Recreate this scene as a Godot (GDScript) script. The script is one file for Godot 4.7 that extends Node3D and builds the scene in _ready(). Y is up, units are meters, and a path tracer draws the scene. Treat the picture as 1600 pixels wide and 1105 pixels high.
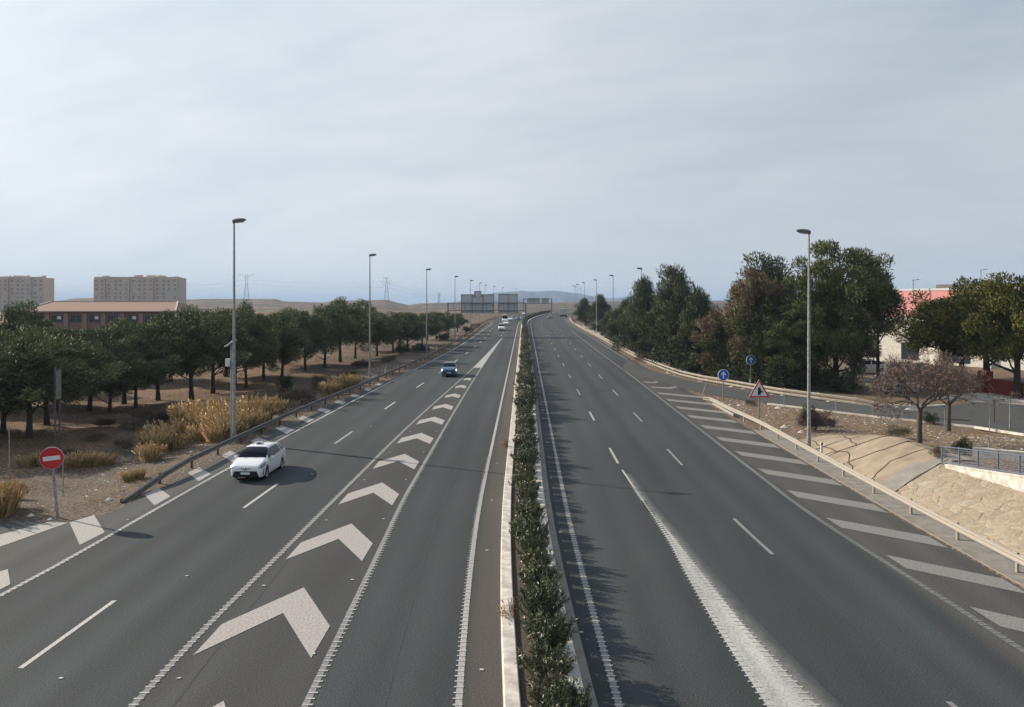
extends Node3D
# A motorway seen from a footbridge: x to the right, -z along the road, y up, metres. The road climbs gently (GRADE).

const F := 1330.0
const CX := 819.5
const CY := 478.0
const EYE := 9.94
const GRADE := 18.0 / 1330.0

class MB:
	var v := PackedVector3Array()
	var n := PackedVector3Array()
	var c := PackedColorArray()
	var col := Color.WHITE
	func tri(a: Vector3, b: Vector3, d: Vector3) -> void:
		var m := (d - a).cross(b - a).normalized()
		v.append(a); v.append(b); v.append(d)
		n.append(m); n.append(m); n.append(m)
		c.append(col); c.append(col); c.append(col)
	func trio(a: Vector3, b: Vector3, d: Vector3, out: Vector3) -> void:
		if (d - a).cross(b - a).dot(out) < 0.0: tri(a, d, b)
		else: tri(a, b, d)
	func quad(a: Vector3, b: Vector3, d: Vector3, e: Vector3, out: Vector3) -> void:
		trio(a, b, d, out)
		trio(a, d, e, out)
	func triN(a: Vector3, b: Vector3, d: Vector3, na: Vector3, nb: Vector3, nd: Vector3) -> void:
		if (d - a).cross(b - a).dot(na + nb + nd) < 0.0:
			v.append(a); v.append(d); v.append(b)
			n.append(na); n.append(nd); n.append(nb)
		else:
			v.append(a); v.append(b); v.append(d)
			n.append(na); n.append(nb); n.append(nd)
		c.append(col); c.append(col); c.append(col)
	func box(ctr: Vector3, s: Vector3, b := Basis(), bevel := 0.0) -> void:
		var h := s * 0.5
		if bevel <= 0.0:
			for ax in 3:
				for sg in [-1.0, 1.0]:
					var o := Vector3.ZERO; o[ax] = sg
					var p := Vector3.ZERO; p[(ax + 1) % 3] = 1.0
					var q := Vector3.ZERO; q[(ax + 2) % 3] = 1.0
					quad(ctr + b * ((o + p + q) * h), ctr + b * ((o - p + q) * h), ctr + b * ((o - p - q) * h), ctr + b * ((o + p - q) * h), b * o)
			return
		var k := h - Vector3(bevel, bevel, bevel)
		for ax in 3:
			var a1 := (ax + 1) % 3
			var a2 := (ax + 2) % 3
			for sg in [-1.0, 1.0]:
				var f: Array[Vector3] = []
				for e in [[1, 1], [-1, 1], [-1, -1], [1, -1]]:
					var p := Vector3.ZERO
					p[ax] = sg * h[ax]; p[a1] = e[0] * k[a1]; p[a2] = e[1] * k[a2]
					f.append(ctr + b * p)
				var o := Vector3.ZERO; o[ax] = sg
				quad(f[0], f[1], f[2], f[3], b * o)
				for sg2 in [-1.0, 1.0]:
					var g: Array[Vector3] = []
					for e in [[0, 1], [0, -1], [1, -1], [1, 1]]:
						var p := Vector3.ZERO
						p[ax] = sg * (h[ax] if e[0] == 0 else k[ax])
						p[a1] = sg2 * (k[a1] if e[0] == 0 else h[a1])
						p[a2] = e[1] * k[a2]
						g.append(ctr + b * p)
					var o2 := Vector3.ZERO; o2[ax] = sg; o2[a1] = sg2
					quad(g[0], g[1], g[2], g[3], b * o2)
		for sx in [-1.0, 1.0]:
			for sy in [-1.0, 1.0]:
				for sz in [-1.0, 1.0]:
					var s3 := Vector3(sx, sy, sz)
					trio(ctr + b * (Vector3(h.x, k.y, k.z) * s3), ctr + b * (Vector3(k.x, h.y, k.z) * s3), ctr + b * (Vector3(k.x, k.y, h.z) * s3), b * s3)
	func tube(pts: Array, radii: Array, sides := 8, caps := true) -> void:
		var rings := []
		var nrm := []
		for i in pts.size():
			var p: Vector3 = pts[i]
			var t: Vector3 = (pts[mini(i + 1, pts.size() - 1)] - pts[maxi(i - 1, 0)]).normalized()
			var u := t.cross(Vector3.UP if absf(t.y) < 0.95 else Vector3.RIGHT).normalized()
			var w := t.cross(u).normalized()
			var r := []
			var m := []
			for k in sides:
				var a := TAU * k / sides
				var dir := u * cos(a) + w * sin(a)
				m.append(dir); r.append(p + dir * radii[i])
			rings.append(r); nrm.append(m)
		for i in pts.size() - 1:
			for k in sides:
				var l := (k + 1) % sides
				triN(rings[i][k], rings[i][l], rings[i + 1][l], nrm[i][k], nrm[i][l], nrm[i + 1][l])
				triN(rings[i][k], rings[i + 1][l], rings[i + 1][k], nrm[i][k], nrm[i + 1][l], nrm[i + 1][k])
		if caps:
			for e in [0, pts.size() - 1]:
				var o: Vector3 = (pts[0] - pts[1]) if e == 0 else (pts[-1] - pts[-2])
				for k in sides:
					trio(pts[e], rings[e][k], rings[e][(k + 1) % sides], o)
	func bar(a: Vector3, b: Vector3, w: float, h: float = -1.0, up := Vector3.UP) -> void:
		if h < 0.0: h = w
		var d := b - a
		var z := d.normalized()
		if absf(z.dot(up)) > 0.98: up = Vector3.RIGHT
		var x := up.cross(z).normalized()
		box((a + b) * 0.5, Vector3(w, h, d.length()), Basis(x, z.cross(x), z))
	func lathe(prof: Array, sides: int, xf := Transform3D()) -> void:   # Vector2(radius, height) pairs round y
		for i in prof.size() - 1:
			var p: Vector2 = prof[i]
			var q: Vector2 = prof[i + 1]
			var e := q - p
			var m := Vector2(e.y, -e.x).normalized()
			for k in sides:
				var a := TAU * k / sides
				var b := TAU * (k + 1) / sides
				var da := Vector3(cos(a), 0, sin(a))
				var db := Vector3(cos(b), 0, sin(b))
				var na := xf.basis * (da * m.x + Vector3.UP * m.y)
				var nb := xf.basis * (db * m.x + Vector3.UP * m.y)
				var A := xf * (da * p.x + Vector3.UP * p.y)
				var B := xf * (db * p.x + Vector3.UP * p.y)
				var C := xf * (db * q.x + Vector3.UP * q.y)
				var D := xf * (da * q.x + Vector3.UP * q.y)
				triN(A, B, C, na, nb, nb)
				triN(A, C, D, na, nb, na)
	func poly(pts: Array, out: Vector3) -> void:    # a convex fan
		for i in range(1, pts.size() - 1):
			trio(pts[0], pts[i], pts[i + 1], out)
	func prism(outline: PackedVector2Array, depth: float, xf := Transform3D()) -> void:   # outline in x,y, thickness along z, front at +z
		var idx := Geometry2D.triangulate_polygon(outline)
		for s in [0.5, -0.5]:
			for i in range(0, idx.size(), 3):
				var q: Array[Vector3] = []
				for k in 3: q.append(xf * Vector3(outline[idx[i + k]].x, outline[idx[i + k]].y, depth * s))
				trio(q[0], q[1], q[2], xf.basis * Vector3(0, 0, s))
		var area := 0.0
		for i in outline.size(): area += outline[i].cross(outline[(i + 1) % outline.size()])
		for i in outline.size():
			var a := outline[i]
			var b := outline[(i + 1) % outline.size()]
			var o := Vector2(b.y - a.y, a.x - b.x) * signf(area)
			quad(xf * Vector3(a.x, a.y, depth * 0.5), xf * Vector3(b.x, b.y, depth * 0.5), xf * Vector3(b.x, b.y, -depth * 0.5), xf * Vector3(a.x, a.y, -depth * 0.5), xf.basis * Vector3(o.x, o.y, 0))
	func mesh() -> ArrayMesh:
		var arr := []
		arr.resize(Mesh.ARRAY_MAX)
		arr[Mesh.ARRAY_VERTEX] = v
		arr[Mesh.ARRAY_NORMAL] = n
		arr[Mesh.ARRAY_COLOR] = c
		var am := ArrayMesh.new()
		am.add_surface_from_arrays(Mesh.PRIMITIVE_TRIANGLES, arr)
		return am

var rng := RandomNumberGenerator.new()
var taken := {}
var M := {}
var big := FastNoiseLite.new()
var fine := FastNoiseLite.new()

func numbered(called: String) -> String:
	var k: int = taken.get(called, 0)
	taken[called] = k + 1
	return called if k == 0 else "%s_%03d" % [called, k]

func tag(o: Node, label := "", category := "", group := "", kind := "") -> Node:
	if label: o.set_meta("label", label)
	if category: o.set_meta("category", category)
	if group: o.set_meta("group", group)
	if kind: o.set_meta("kind", kind)
	return o

func obj(called: String, m: Variant, material: Material, parent: Node = null) -> MeshInstance3D:
	var o := MeshInstance3D.new()
	o.mesh = m.mesh() if m is MB else m
	o.material_override = material
	if parent == null:
		o.name = numbered(called)
		add_child(o, true)
	else:
		var k := 0
		var nm := called
		while parent.has_node(NodePath(nm)):
			k += 1
			nm = "%s_%03d" % [called, k]
		o.name = nm
		parent.add_child(o, true)
	return o

func place(mesh: Mesh, called: String, material: Material, parent: Node, xf: Transform3D) -> MeshInstance3D:
	var o := obj(called, mesh, material, parent)
	o.transform = xf
	return o

func thing(called: String, label: String, category: String, at: Vector3, turn := 0.0, group := "") -> Node3D:
	var o := Node3D.new()
	o.name = numbered(called)
	add_child(o, true)
	o.position = at
	o.rotation.y = turn
	tag(o, label, category, group)
	return o

func copy(src: Node3D, label := "", group := "") -> Node3D:
	var base := String(src.name)
	if base.length() > 4 and base[-4] == "_" and base.right(3).is_valid_int(): base = base.left(-4)
	var o: Node3D = src.duplicate()
	o.name = numbered(base)
	add_child(o, true)
	if label: o.set_meta("label", label)
	if group: o.set_meta("group", group)
	return o

const ORD := ["first", "second", "third", "fourth", "fifth", "sixth", "seventh", "eighth", "ninth", "tenth", "eleventh", "twelfth", "thirteenth", "fourteenth", "fifteenth", "sixteenth"]

# ---------------------------------------------------------------- survey of the place
func smooth(a: float, b: float, x: float) -> float:
	var t := clampf((x - a) / (b - a), 0.0, 1.0)
	return t * t * (3.0 - 2.0 * t)

func road_y(d: float) -> float:
	if d <= 430.0: return GRADE * d
	return GRADE * 430.0 + GRADE * 60.0 * (1.0 - exp(-(d - 430.0) / 60.0)) - 0.00008 * (d - 430.0) * (d - 430.0)

func ground(x: float, d: float) -> float:
	var y := road_y(minf(d, 560.0))
	var q := 78.0 - 1.31 * (x - 22.3) - d
	if x > 17.9 and d < 90.0:
		y += 1.5 * clampf((x - 18.1) / 3.3, 0.0, 1.0) * smooth(0.8, 8.0, q) * (1.0 - 0.85 * smooth(47.0, 62.0, d))
	if x < -20.0:
		y -= 0.35 * smooth(-20.0, -24.0, x) * smooth(38.5, 44.0, d) * (1.0 - smooth(150.0, 250.0, d))
		y += 0.22 * fine.get_noise_2d(x * 5.0, d * 5.0) * smooth(-21.0, -25.0, x) * smooth(39.0, 43.0, d)
	if x > 19.0 and q > 1.0:
		y += 0.15 * fine.get_noise_2d(x * 6.0, d * 6.0) * smooth(1.0, 6.0, q) * smooth(21.4, 23.0, x)
	return y

func G(px: float, py: float, off := 0.0) -> Vector3:   # where the sight line of a surveyed point meets the ground
	var ux := (px - CX) / F
	var uy := (py - CY) / F
	var d := 6.0
	var last := d
	while d < 1500.0:
		if EYE - uy * d < ground(ux * d, d) + off: break
		last = d
		d *= 1.02
	var hi := d
	for i in 24:
		var m := (last + hi) * 0.5
		if EYE - uy * m < ground(ux * m, m) + off: hi = m
		else: last = m
	return Vector3(ux * hi, ground(ux * hi, hi) + off, -hi)

func at_depth(px: float, py: float, d: float) -> Vector3:
	return Vector3((px - CX) / F * d, EYE - (py - CY) / F * d, -d)

func R(x: float, d: float, off := 0.0) -> Vector3:     # on the road plane
	return Vector3(x, road_y(d) + off, -d)

func survey(px: Array) -> Array:                       # points on the road -> (distance, x), nearest first
	var out := []
	for i in range(0, px.size(), 2):
		var p := G(px[i], px[i + 1])
		out.append(Vector2(-p.z, p.x))
	out.sort_custom(func(a, b): return a.x < b.x)
	return out

func bend(d: float) -> float:
	var x := 0.0
	if d > 270.0: x += (d - 270.0) * (d - 270.0) / 2480.0
	if d < 45.0: x += 0.0009 * (45.0 - d) * (45.0 - d)
	return x

func lx(line: Array, d: float) -> float:               # x of a surveyed line at a distance
	var n := line.size()
	var i := 0
	while i < n - 2 and d > line[i + 1].x: i += 1
	var a: Vector2 = line[i]
	var b: Vector2 = line[i + 1]
	var t := (d - a.x) / (b.x - a.x)
	if t < 0.0 or t > 1.0: return lerpf(a.y, b.y, t)
	var s := (b.y - a.y) / (b.x - a.x)
	var sa := s
	var sb := s
	if i > 0: sa = (b.y - line[i - 1].y) / (b.x - line[i - 1].x)
	if i < n - 2: sb = (line[i + 2].y - a.y) / (line[i + 2].x - a.x)
	var h := b.x - a.x
	return (2*t*t*t - 3*t*t + 1) * a.y + (t*t*t - 2*t*t + t) * h * sa + (-2*t*t*t + 3*t*t) * b.y + (t*t*t - t*t) * h * sb

var line_a: Array    # outer edge line of the oncoming carriageway
var line_c: Array    # its chevron island, outer line
var line_d: Array    # and inner line
var line_w: Array    # start of the wide worn line on the other carriageway
var line_l: Array    # outer line beside the striped gore
var line_m: Array    # the ramp's near edge
var rail_l: Array
func xa(d: float) -> float:
	return lx(line_a, d) if d < 300.0 else -12.4 + bend(d)
func xf(d: float) -> float: return -2.13 + bend(d)
func xh(d: float) -> float: return 1.94 + bend(d) * (0.65 if d < 45.0 else 1.0)
func xl(d: float) -> float: return lx(line_l, d) if d < 190.0 else 12.8 + bend(d)
func xr(d: float) -> float:   # outer edge of the right carriageway's asphalt
	if d < 76.0: return 16.6 + 0.9 * bend(d)
	return lx([Vector2(76, 16.5), Vector2(80, 17.0), Vector2(116, 16.4), Vector2(203, 16.1), Vector2(300, 15.6), Vector2(380, 19.4), Vector2(450, 27.5), Vector2(520, 39.7)], d)

# ---------------------------------------------------------------- materials
func noise_tex(freq: float, lo: float, hi: float, seed_: int, octaves := 4, kind := FastNoiseLite.TYPE_SIMPLEX_SMOOTH, size := 512, normal := false, tint_lo := Color.WHITE, tint_hi := Color.WHITE) -> NoiseTexture2D:
	var nz := FastNoiseLite.new()
	nz.seed = seed_
	nz.noise_type = kind
	nz.frequency = freq
	nz.fractal_octaves = octaves
	var t := NoiseTexture2D.new()
	t.width = size; t.height = size
	t.seamless = true
	t.noise = nz
	if normal:
		t.as_normal_map = true
		t.bump_strength = lo
	else:
		var g := Gradient.new()
		g.offsets = PackedFloat32Array([0.15, 0.85])
		g.colors = PackedColorArray([Color(lo, lo, lo) * tint_lo, Color(hi, hi, hi) * tint_hi])
		t.color_ramp = g
	return t

func mat(linear: Color, rough := 0.85, tex: Texture2D = null, scale := 1.0, nrm: Texture2D = null, nscale := 1.0, vc := false) -> StandardMaterial3D:
	var m := StandardMaterial3D.new()
	m.albedo_color = linear.linear_to_srgb()
	m.roughness = rough
	m.metallic_specular = 0.4
	if tex:
		m.albedo_texture = tex
		m.uv1_triplanar = true
		m.uv1_world_triplanar = true
		m.uv1_scale = Vector3(scale, scale, scale)
	if nrm:
		m.normal_enabled = true
		m.normal_texture = nrm
		m.normal_scale = nscale
		m.uv1_triplanar = true
		m.uv1_world_triplanar = true
		m.uv1_scale = Vector3(scale, scale, scale)
	m.vertex_color_use_as_albedo = vc
	return m

func own_axes(m: StandardMaterial3D) -> StandardMaterial3D:
	m.uv1_world_triplanar = false
	return m

func metal(linear: Color, rough: float, metallic := 0.8) -> StandardMaterial3D:
	var m := mat(linear, rough)
	m.metallic = metallic
	return m

func make_materials() -> void:
	var grain := noise_tex(0.09, 0.78, 1.0, 3, 3)
	var grain_n := noise_tex(0.12, 3.0, 0, 4, 3, FastNoiseLite.TYPE_SIMPLEX_SMOOTH, 512, true)
	var blotch := noise_tex(0.012, 0.78, 1.0, 7, 6)
	var wear := noise_tex(0.06, 0.77, 1.0, 11, 6)
	var earth := noise_tex(0.03, 0.5, 1.0, 15, 6)
	M.asphalt = mat(Color(1.22, 1.22, 1.22), 0.88, grain, 0.28, grain_n, 0.35, true)
	M.asphalt.metallic_specular = 0.3
	M.paint = mat(Color(0.98, 0.98, 0.98), 0.7, wear, 0.35, null, 1.0, true)
	M.paint_own = own_axes(mat(Color(1, 1, 1), 0.6, noise_tex(0.02, 0.85, 1.0, 8, 3), 0.5, null, 1.0, true))
	M.dirt = mat(Color(1.35, 1.35, 1.35), 0.95, earth, 0.22, noise_tex(0.05, 6.0, 0, 5, 5, FastNoiseLite.TYPE_SIMPLEX_SMOOTH, 512, true), 0.9, true)
	M.far = mat(Color(1.25, 1.25, 1.25), 0.95, noise_tex(0.03, 0.45, 1.0, 19, 5), 0.006, null, 1.0, true)
	M.concrete = mat(Color(0.70, 0.655, 0.59), 0.85, blotch, 0.25)
	M.concrete_dark = mat(Color(0.27, 0.25, 0.22), 0.9, noise_tex(0.01, 0.85, 1.0, 82, 6), 0.2)
	M.sand_concrete = mat(Color(0.36, 0.295, 0.215), 0.9, noise_tex(0.008, 0.78, 1.0, 81, 6), 0.15, grain_n, 0.5)
	M.pitch_stone = mat(Color(0.83, 0.83, 0.83), 0.9, blotch, 0.8, grain_n, 0.7, true)
	M.galv = mat(Color(0.42, 0.43, 0.43), 0.55, noise_tex(0.015, 0.75, 1.0, 23, 4), 0.6)
	M.galv.metallic = 0.5
	M.rail = mat(Color(0.37, 0.34, 0.29), 0.6)
	M.rail.metallic = 0.25
	M.rail_dull = mat(Color(0.22, 0.21, 0.20), 0.7, noise_tex(0.015, 0.6, 1.0, 25, 4), 0.5)
	M.rail_dull.metallic = 0.2
	M.rusty = mat(Color(0.13, 0.075, 0.05), 0.85, blotch, 1.2)
	M.lamp_head = mat(Color(0.12, 0.125, 0.125), 0.5)
	M.lens = mat(Color(0.35, 0.36, 0.35), 0.2)
	M.dark = mat(Color(0.015, 0.015, 0.016), 0.6)
	M.rubber = mat(Color(0.018, 0.018, 0.019), 0.85)
	M.bark = own_axes(mat(Color(0.12, 0.10, 0.085), 0.95, noise_tex(0.04, 0.4, 1.0, 31, 4), 0.9, noise_tex(0.05, 8.0, 0, 32, 4, FastNoiseLite.TYPE_SIMPLEX_SMOOTH, 512, true), 1.0))
	M.bark_pale = own_axes(mat(Color(0.17, 0.14, 0.12), 0.95, noise_tex(0.04, 0.5, 1.0, 33, 4), 0.9))
	for e in [["needles", Color(0.030, 0.046, 0.010)], ["leaves", Color(0.035, 0.055, 0.012)], ["oleander", Color(0.035, 0.06, 0.014)], ["dead", Color(0.06, 0.035, 0.015)], ["straw", Color(0.10, 0.075, 0.035)]]:
		var m := mat(Color.WHITE, 0.65, null, 1.0, null, 1.0, true)
		m.backlight_enabled = true
		m.backlight = e[1].linear_to_srgb()
		m.metallic_specular = 0.25
		M[e[0]] = m
	M.oleander.roughness = 0.42
	M.oleander.metallic_specular = 0.5
	M.glass = mat(Color(0.004, 0.007, 0.011), 0.04)
	M.glass.metallic_specular = 0.3
	M.window = mat(Color(0.03, 0.04, 0.05), 0.12)
	M.chrome = metal(Color(0.6, 0.6, 0.62), 0.25, 0.9)
	M.headlamp = mat(Color(0.16, 0.18, 0.21), 0.12)
	M.headlamp.clearcoat_enabled = true
	M.lit = mat(Color(0.9, 0.92, 0.95), 0.2)
	M.lit.emission_enabled = true
	M.lit.emission = Color(0.9, 0.97, 1.0)
	M.lit.emission_energy_multiplier = 2.2
	M.red_lamp = mat(Color(0.25, 0.01, 0.01), 0.2)
	M.plate = mat(Color(0.72, 0.72, 0.70), 0.5)
	M.sign_red = mat(Color(0.50, 0.028, 0.032), 0.45)
	M.sign_white = mat(Color(0.70, 0.70, 0.70), 0.5)
	M.sign_blue = mat(Color(0.015, 0.13, 0.46), 0.4)
	M.sign_black = mat(Color(0.012, 0.016, 0.03), 0.5)
	M.sign_back = mat(Color(0.50, 0.52, 0.53), 0.6)
	M.gantry = mat(Color(0.16, 0.165, 0.165), 0.6)
	M.soil = mat(Color(0.15, 0.11, 0.08), 0.95, earth, 0.8)
	M.blue_steel = mat(Color(0.13, 0.15, 0.20), 0.5)
	M.mesh_wire = mat(Color(0.20, 0.24, 0.30), 0.5)

func car_paint(linear: Color) -> StandardMaterial3D:
	var m := mat(linear, 0.32)
	m.clearcoat_enabled = true
	m.clearcoat = 0.8
	m.clearcoat_roughness = 0.06
	return m

# ---------------------------------------------------------------- sky
func paint_sky() -> PanoramaSkyMaterial:
	var w := 1536
	var h := 768
	var data := PackedFloat32Array()
	data.resize(w * h * 4)
	var nz := FastNoiseLite.new()
	nz.seed = 12
	nz.noise_type = FastNoiseLite.TYPE_SIMPLEX_SMOOTH
	nz.frequency = 1.0
	nz.fractal_octaves = 5
	nz.fractal_gain = 0.52
	var n2 := FastNoiseLite.new()
	n2.seed = 77
	n2.noise_type = FastNoiseLite.TYPE_SIMPLEX_SMOOTH
	n2.frequency = 1.0
	n2.fractal_octaves = 4
	var sun := Vector3(-26.6, 15.0, -14.5).normalized()
	for j in h:
		var el := (0.5 - (j + 0.5) / h) * PI
		var y := sin(el)
		var cr := cos(el)
		for i in w:
			var az := TAU * (i + 0.5) / w
			var k := (j * w + i) * 4
			var r := 0.30
			var g := 0.29
			var b := 0.27
			if y > 0.0:
				var dir := Vector3(sin(az) * cr, y, -cos(az) * cr)
				var s := 1.0 / (y + 0.24)
				var px := dir.x * s
				var pz := dir.z * s
				# high veil in long bands that run across the view, drawn out by the wind
				var u := px * 0.50 + pz * 0.20
				var v := pz * 1.15 - px * 0.42
				var band := nz.get_noise_2d(u, v + 0.5 * n2.get_noise_2d(px * 0.7, pz * 0.7))
				var wisp := n2.get_noise_2d(px * 1.5 + 9.0, pz * 6.0 - px * 2.2) + 0.7 * n2.get_noise_2d(px * 4.0 - 30.0, pz * 13.0 - px * 5.0)
				var ca := dir.dot(sun)
				var near := clampf(ca, 0.0, 1.0)
				var veil := clampf(0.63 + 0.42 * band + 0.12 * wisp + 0.45 * (ca - 0.40), 0.0, 1.0)
				veil = veil * (0.88 + 0.12 * smooth(0.0, 0.12, y)) * (1.0 - 0.55 * smooth(0.42, 0.95, y))
				veil = maxf(veil, 0.85 * (1.0 - smooth(0.0, 0.13, y)) * (0.45 + 0.55 * clampf(ca * 1.4, 0.0, 1.0)))
				var t := pow(clampf(y, 0.0, 1.0), 0.55)
				r = lerpf(lerpf(0.555, 0.20, t), 0.635, veil)
				g = lerpf(lerpf(0.605, 0.285, t), 0.68, veil)
				b = lerpf(lerpf(0.65, 0.42, t), 0.715, veil)
				var glow := 0.80 + 0.42 * pow(near, 1.8) + 0.8 * pow(near, 24.0)
				var low := 1.0 - 0.04 * exp(-y * 16.0)
				r *= glow * low; g *= glow * low; b *= glow * low
			data[k] = r; data[k + 1] = g; data[k + 2] = b; data[k + 3] = 1.0
	var im := Image.create_from_data(w, h, false, Image.FORMAT_RGBAF, data.to_byte_array())
	var m := PanoramaSkyMaterial.new()
	m.panorama = ImageTexture.create_from_image(im)
	return m

func _ready() -> void:
	rng.seed = 20
	big.seed = 5; big.frequency = 0.02; big.fractal_octaves = 4
	fine.seed = 9; fine.frequency = 0.03; fine.fractal_octaves = 4
	# camera: level, the lens shifted as the photograph is cropped
	var cam := Camera3D.new()
	cam.name = "camera"
	cam.position = Vector3(0, EYE, 0)
	var near := 0.1
	cam.set_frustum(1105.0 * near / F, Vector2(-19.5, -74.5) * near / F, near, 12000.0)
	add_child(cam)
	cam.current = true
	# sky, exposure, air
	var we := WorldEnvironment.new()
	we.name = "world"
	var env := Environment.new()
	env.background_mode = Environment.BG_SKY
	var sky := Sky.new()
	sky.sky_material = paint_sky()
	env.sky = sky
	env.background_energy_multiplier = 1.0
	env.tonemap_mode = Environment.TONE_MAPPER_LINEAR
	env.tonemap_exposure = 1.25
	env.fog_enabled = true
	env.fog_density = 0.00015
	env.fog_light_color = Color(0.68, 0.79, 0.92)
	env.sdfgi_enabled = true
	env.ssao_enabled = true
	env.ssil_enabled = true
	we.environment = env
	add_child(we)
	# the sun: low, ahead and to the left
	var sun := DirectionalLight3D.new()
	sun.name = "sun"
	sun.light_energy = 1.6
	sun.light_color = Color(1.0, 0.94, 0.86)
	sun.light_angular_distance = 0.6
	sun.shadow_enabled = true
	add_child(sun)
	sun.look_at_from_position(Vector3.ZERO, Vector3(26.6, -15.0, 14.5), Vector3.UP)
	make_materials()
	line_a = survey([0, 931, 95, 880, 320, 752.5, 440, 686, 489, 660, 560, 622.4, 718.8, 540, 779.6, 498.5])
	line_c = survey([206.6, 1104, 319.6, 982.8, 423.5, 880, 560, 743.6, 639.6, 665, 741, 573.5, 785, 527.7])
	line_d = survey([476.4, 1104, 583.3, 880, 639.5, 764, 751, 576.6, 785, 527.7])
	line_l = survey([1597.6, 1016.4, 1483.6, 942, 1383.8, 879, 1257.6, 797, 1185, 741.9, 1103.6, 678.8, 1042.5, 631, 987.5, 588, 971, 576, 940.7, 553.6, 907, 528])
	line_m = survey([971, 576, 997.7, 587, 1034.3, 597, 1065, 605.5, 1097.5, 613.6, 1129.5, 620, 1154.5, 622.8])
	rail_l = [Vector2(40.5, -19.1), Vector2(45, -18.9), Vector2(55, -18.8), Vector2(72, -18.1), Vector2(91, -16.8), Vector2(129, -14.9), Vector2(170, -14.0), Vector2(230, -13.8), Vector2(300, -13.6), Vector2(400, -14.0 + 6.8), Vector2(480, -14.0 + 17.8)]
	build_ground()
	build_roads()
	build_median()
	build_rails()
	build_embankment()
	build_buildings()
	build_far()
	build_gantries()
	build_trees()
	build_lamps()
	build_signs()
	build_vehicles()
	build_small()

# ---------------------------------------------------------------- ground and roads
func build_ground() -> void:
	var xs := []
	var x := -190.0
	while x < 190.0:
		xs.append(x)
		x += 0.7 if absf(x) < 46.0 else (1.6 if absf(x) < 80.0 else 5.0)
	xs.append(190.0)
	var ds := []
	var d := 4.0
	while d < 470.0:
		ds.append(d)
		d += 0.7 if d < 85.0 else (1.6 if d < 140.0 else 5.0)
	ds.append(470.0)
	var m := MB.new()
	var nx := xs.size()
	var pos := PackedVector3Array()
	var nor := PackedVector3Array()
	var col := PackedColorArray()
	for dd in ds:
		for xx in xs:
			pos.append(Vector3(xx, ground(xx, dd), -dd))
			var e := 0.4
			nor.append(Vector3(ground(xx - e, dd) - ground(xx + e, dd), 2 * e, ground(xx, dd + e) - ground(xx, dd - e)).normalized())
			var a := big.get_noise_2d(xx * 3.0, dd * 3.0)
			var b := fine.get_noise_2d(xx * 9.0, dd * 9.0)
			var c := Color(0.21, 0.145, 0.095)
			c = c.lerp(Color(0.30, 0.235, 0.165), clampf(0.35 + a * 1.2, 0, 1))
			c = c.lerp(Color(0.12, 0.10, 0.05), clampf(b * 1.3, 0, 0.8))
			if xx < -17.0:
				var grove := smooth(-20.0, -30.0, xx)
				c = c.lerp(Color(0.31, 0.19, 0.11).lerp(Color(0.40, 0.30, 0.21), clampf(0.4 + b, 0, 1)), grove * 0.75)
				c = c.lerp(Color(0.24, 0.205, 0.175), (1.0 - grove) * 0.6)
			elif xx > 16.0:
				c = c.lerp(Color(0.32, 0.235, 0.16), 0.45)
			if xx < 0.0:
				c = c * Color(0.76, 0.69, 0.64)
				c = c.lerp(Color(0.085, 0.075, 0.068), 0.5 * smooth(-20.5, -23.0, xx) * smooth(-36.0, -29.0, xx) * clampf(0.75 + a * 1.5, 0.0, 1.0))  # shade of the grove on the verge, painted into the ground colour
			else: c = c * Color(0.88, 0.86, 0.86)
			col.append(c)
	var idx := PackedInt32Array()
	for j in ds.size() - 1:
		for i in nx - 1:
			var p := j * nx + i
			idx.append_array([p, p + nx, p + 1, p + 1, p + nx, p + nx + 1])
	var arr := []
	arr.resize(Mesh.ARRAY_MAX)
	arr[Mesh.ARRAY_VERTEX] = pos; arr[Mesh.ARRAY_NORMAL] = nor; arr[Mesh.ARRAY_COLOR] = col; arr[Mesh.ARRAY_INDEX] = idx
	var am := ArrayMesh.new()
	am.add_surface_from_arrays(Mesh.PRIMITIVE_TRIANGLES, arr)
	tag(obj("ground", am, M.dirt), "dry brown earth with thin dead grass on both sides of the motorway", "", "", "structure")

func strip(left: Callable, right: Callable, d0: float, d1: float, off: float, shade: Callable, nx := 1, step := 2.0) -> MB:
	var m := MB.new()
	var d := d0
	var pp: Array[Vector3] = []
	var pc: Array[Color] = []
	while true:
		var l: float = left.call(d)
		var r: float = right.call(d)
		var rp: Array[Vector3] = []
		var rc: Array[Color] = []
		for i in nx + 1:
			var x := lerpf(l, r, float(i) / nx)
			rp.append(R(x, d, off))
			rc.append(shade.call(x, d))
		if pp.size():
			for i in nx:
				m.v.append_array([pp[i], rp[i], rp[i + 1], pp[i], rp[i + 1], pp[i + 1]])
				m.c.append_array([pc[i], rc[i], rc[i + 1], pc[i], rc[i + 1], pc[i + 1]])
				for k in 6: m.n.append(Vector3(0, 1, GRADE))
		if d >= d1 - 0.001: break
		pp = rp
		pc = rc
		d = minf(d + (step if d < 120.0 else step * 3.0), d1)
	return m

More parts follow.
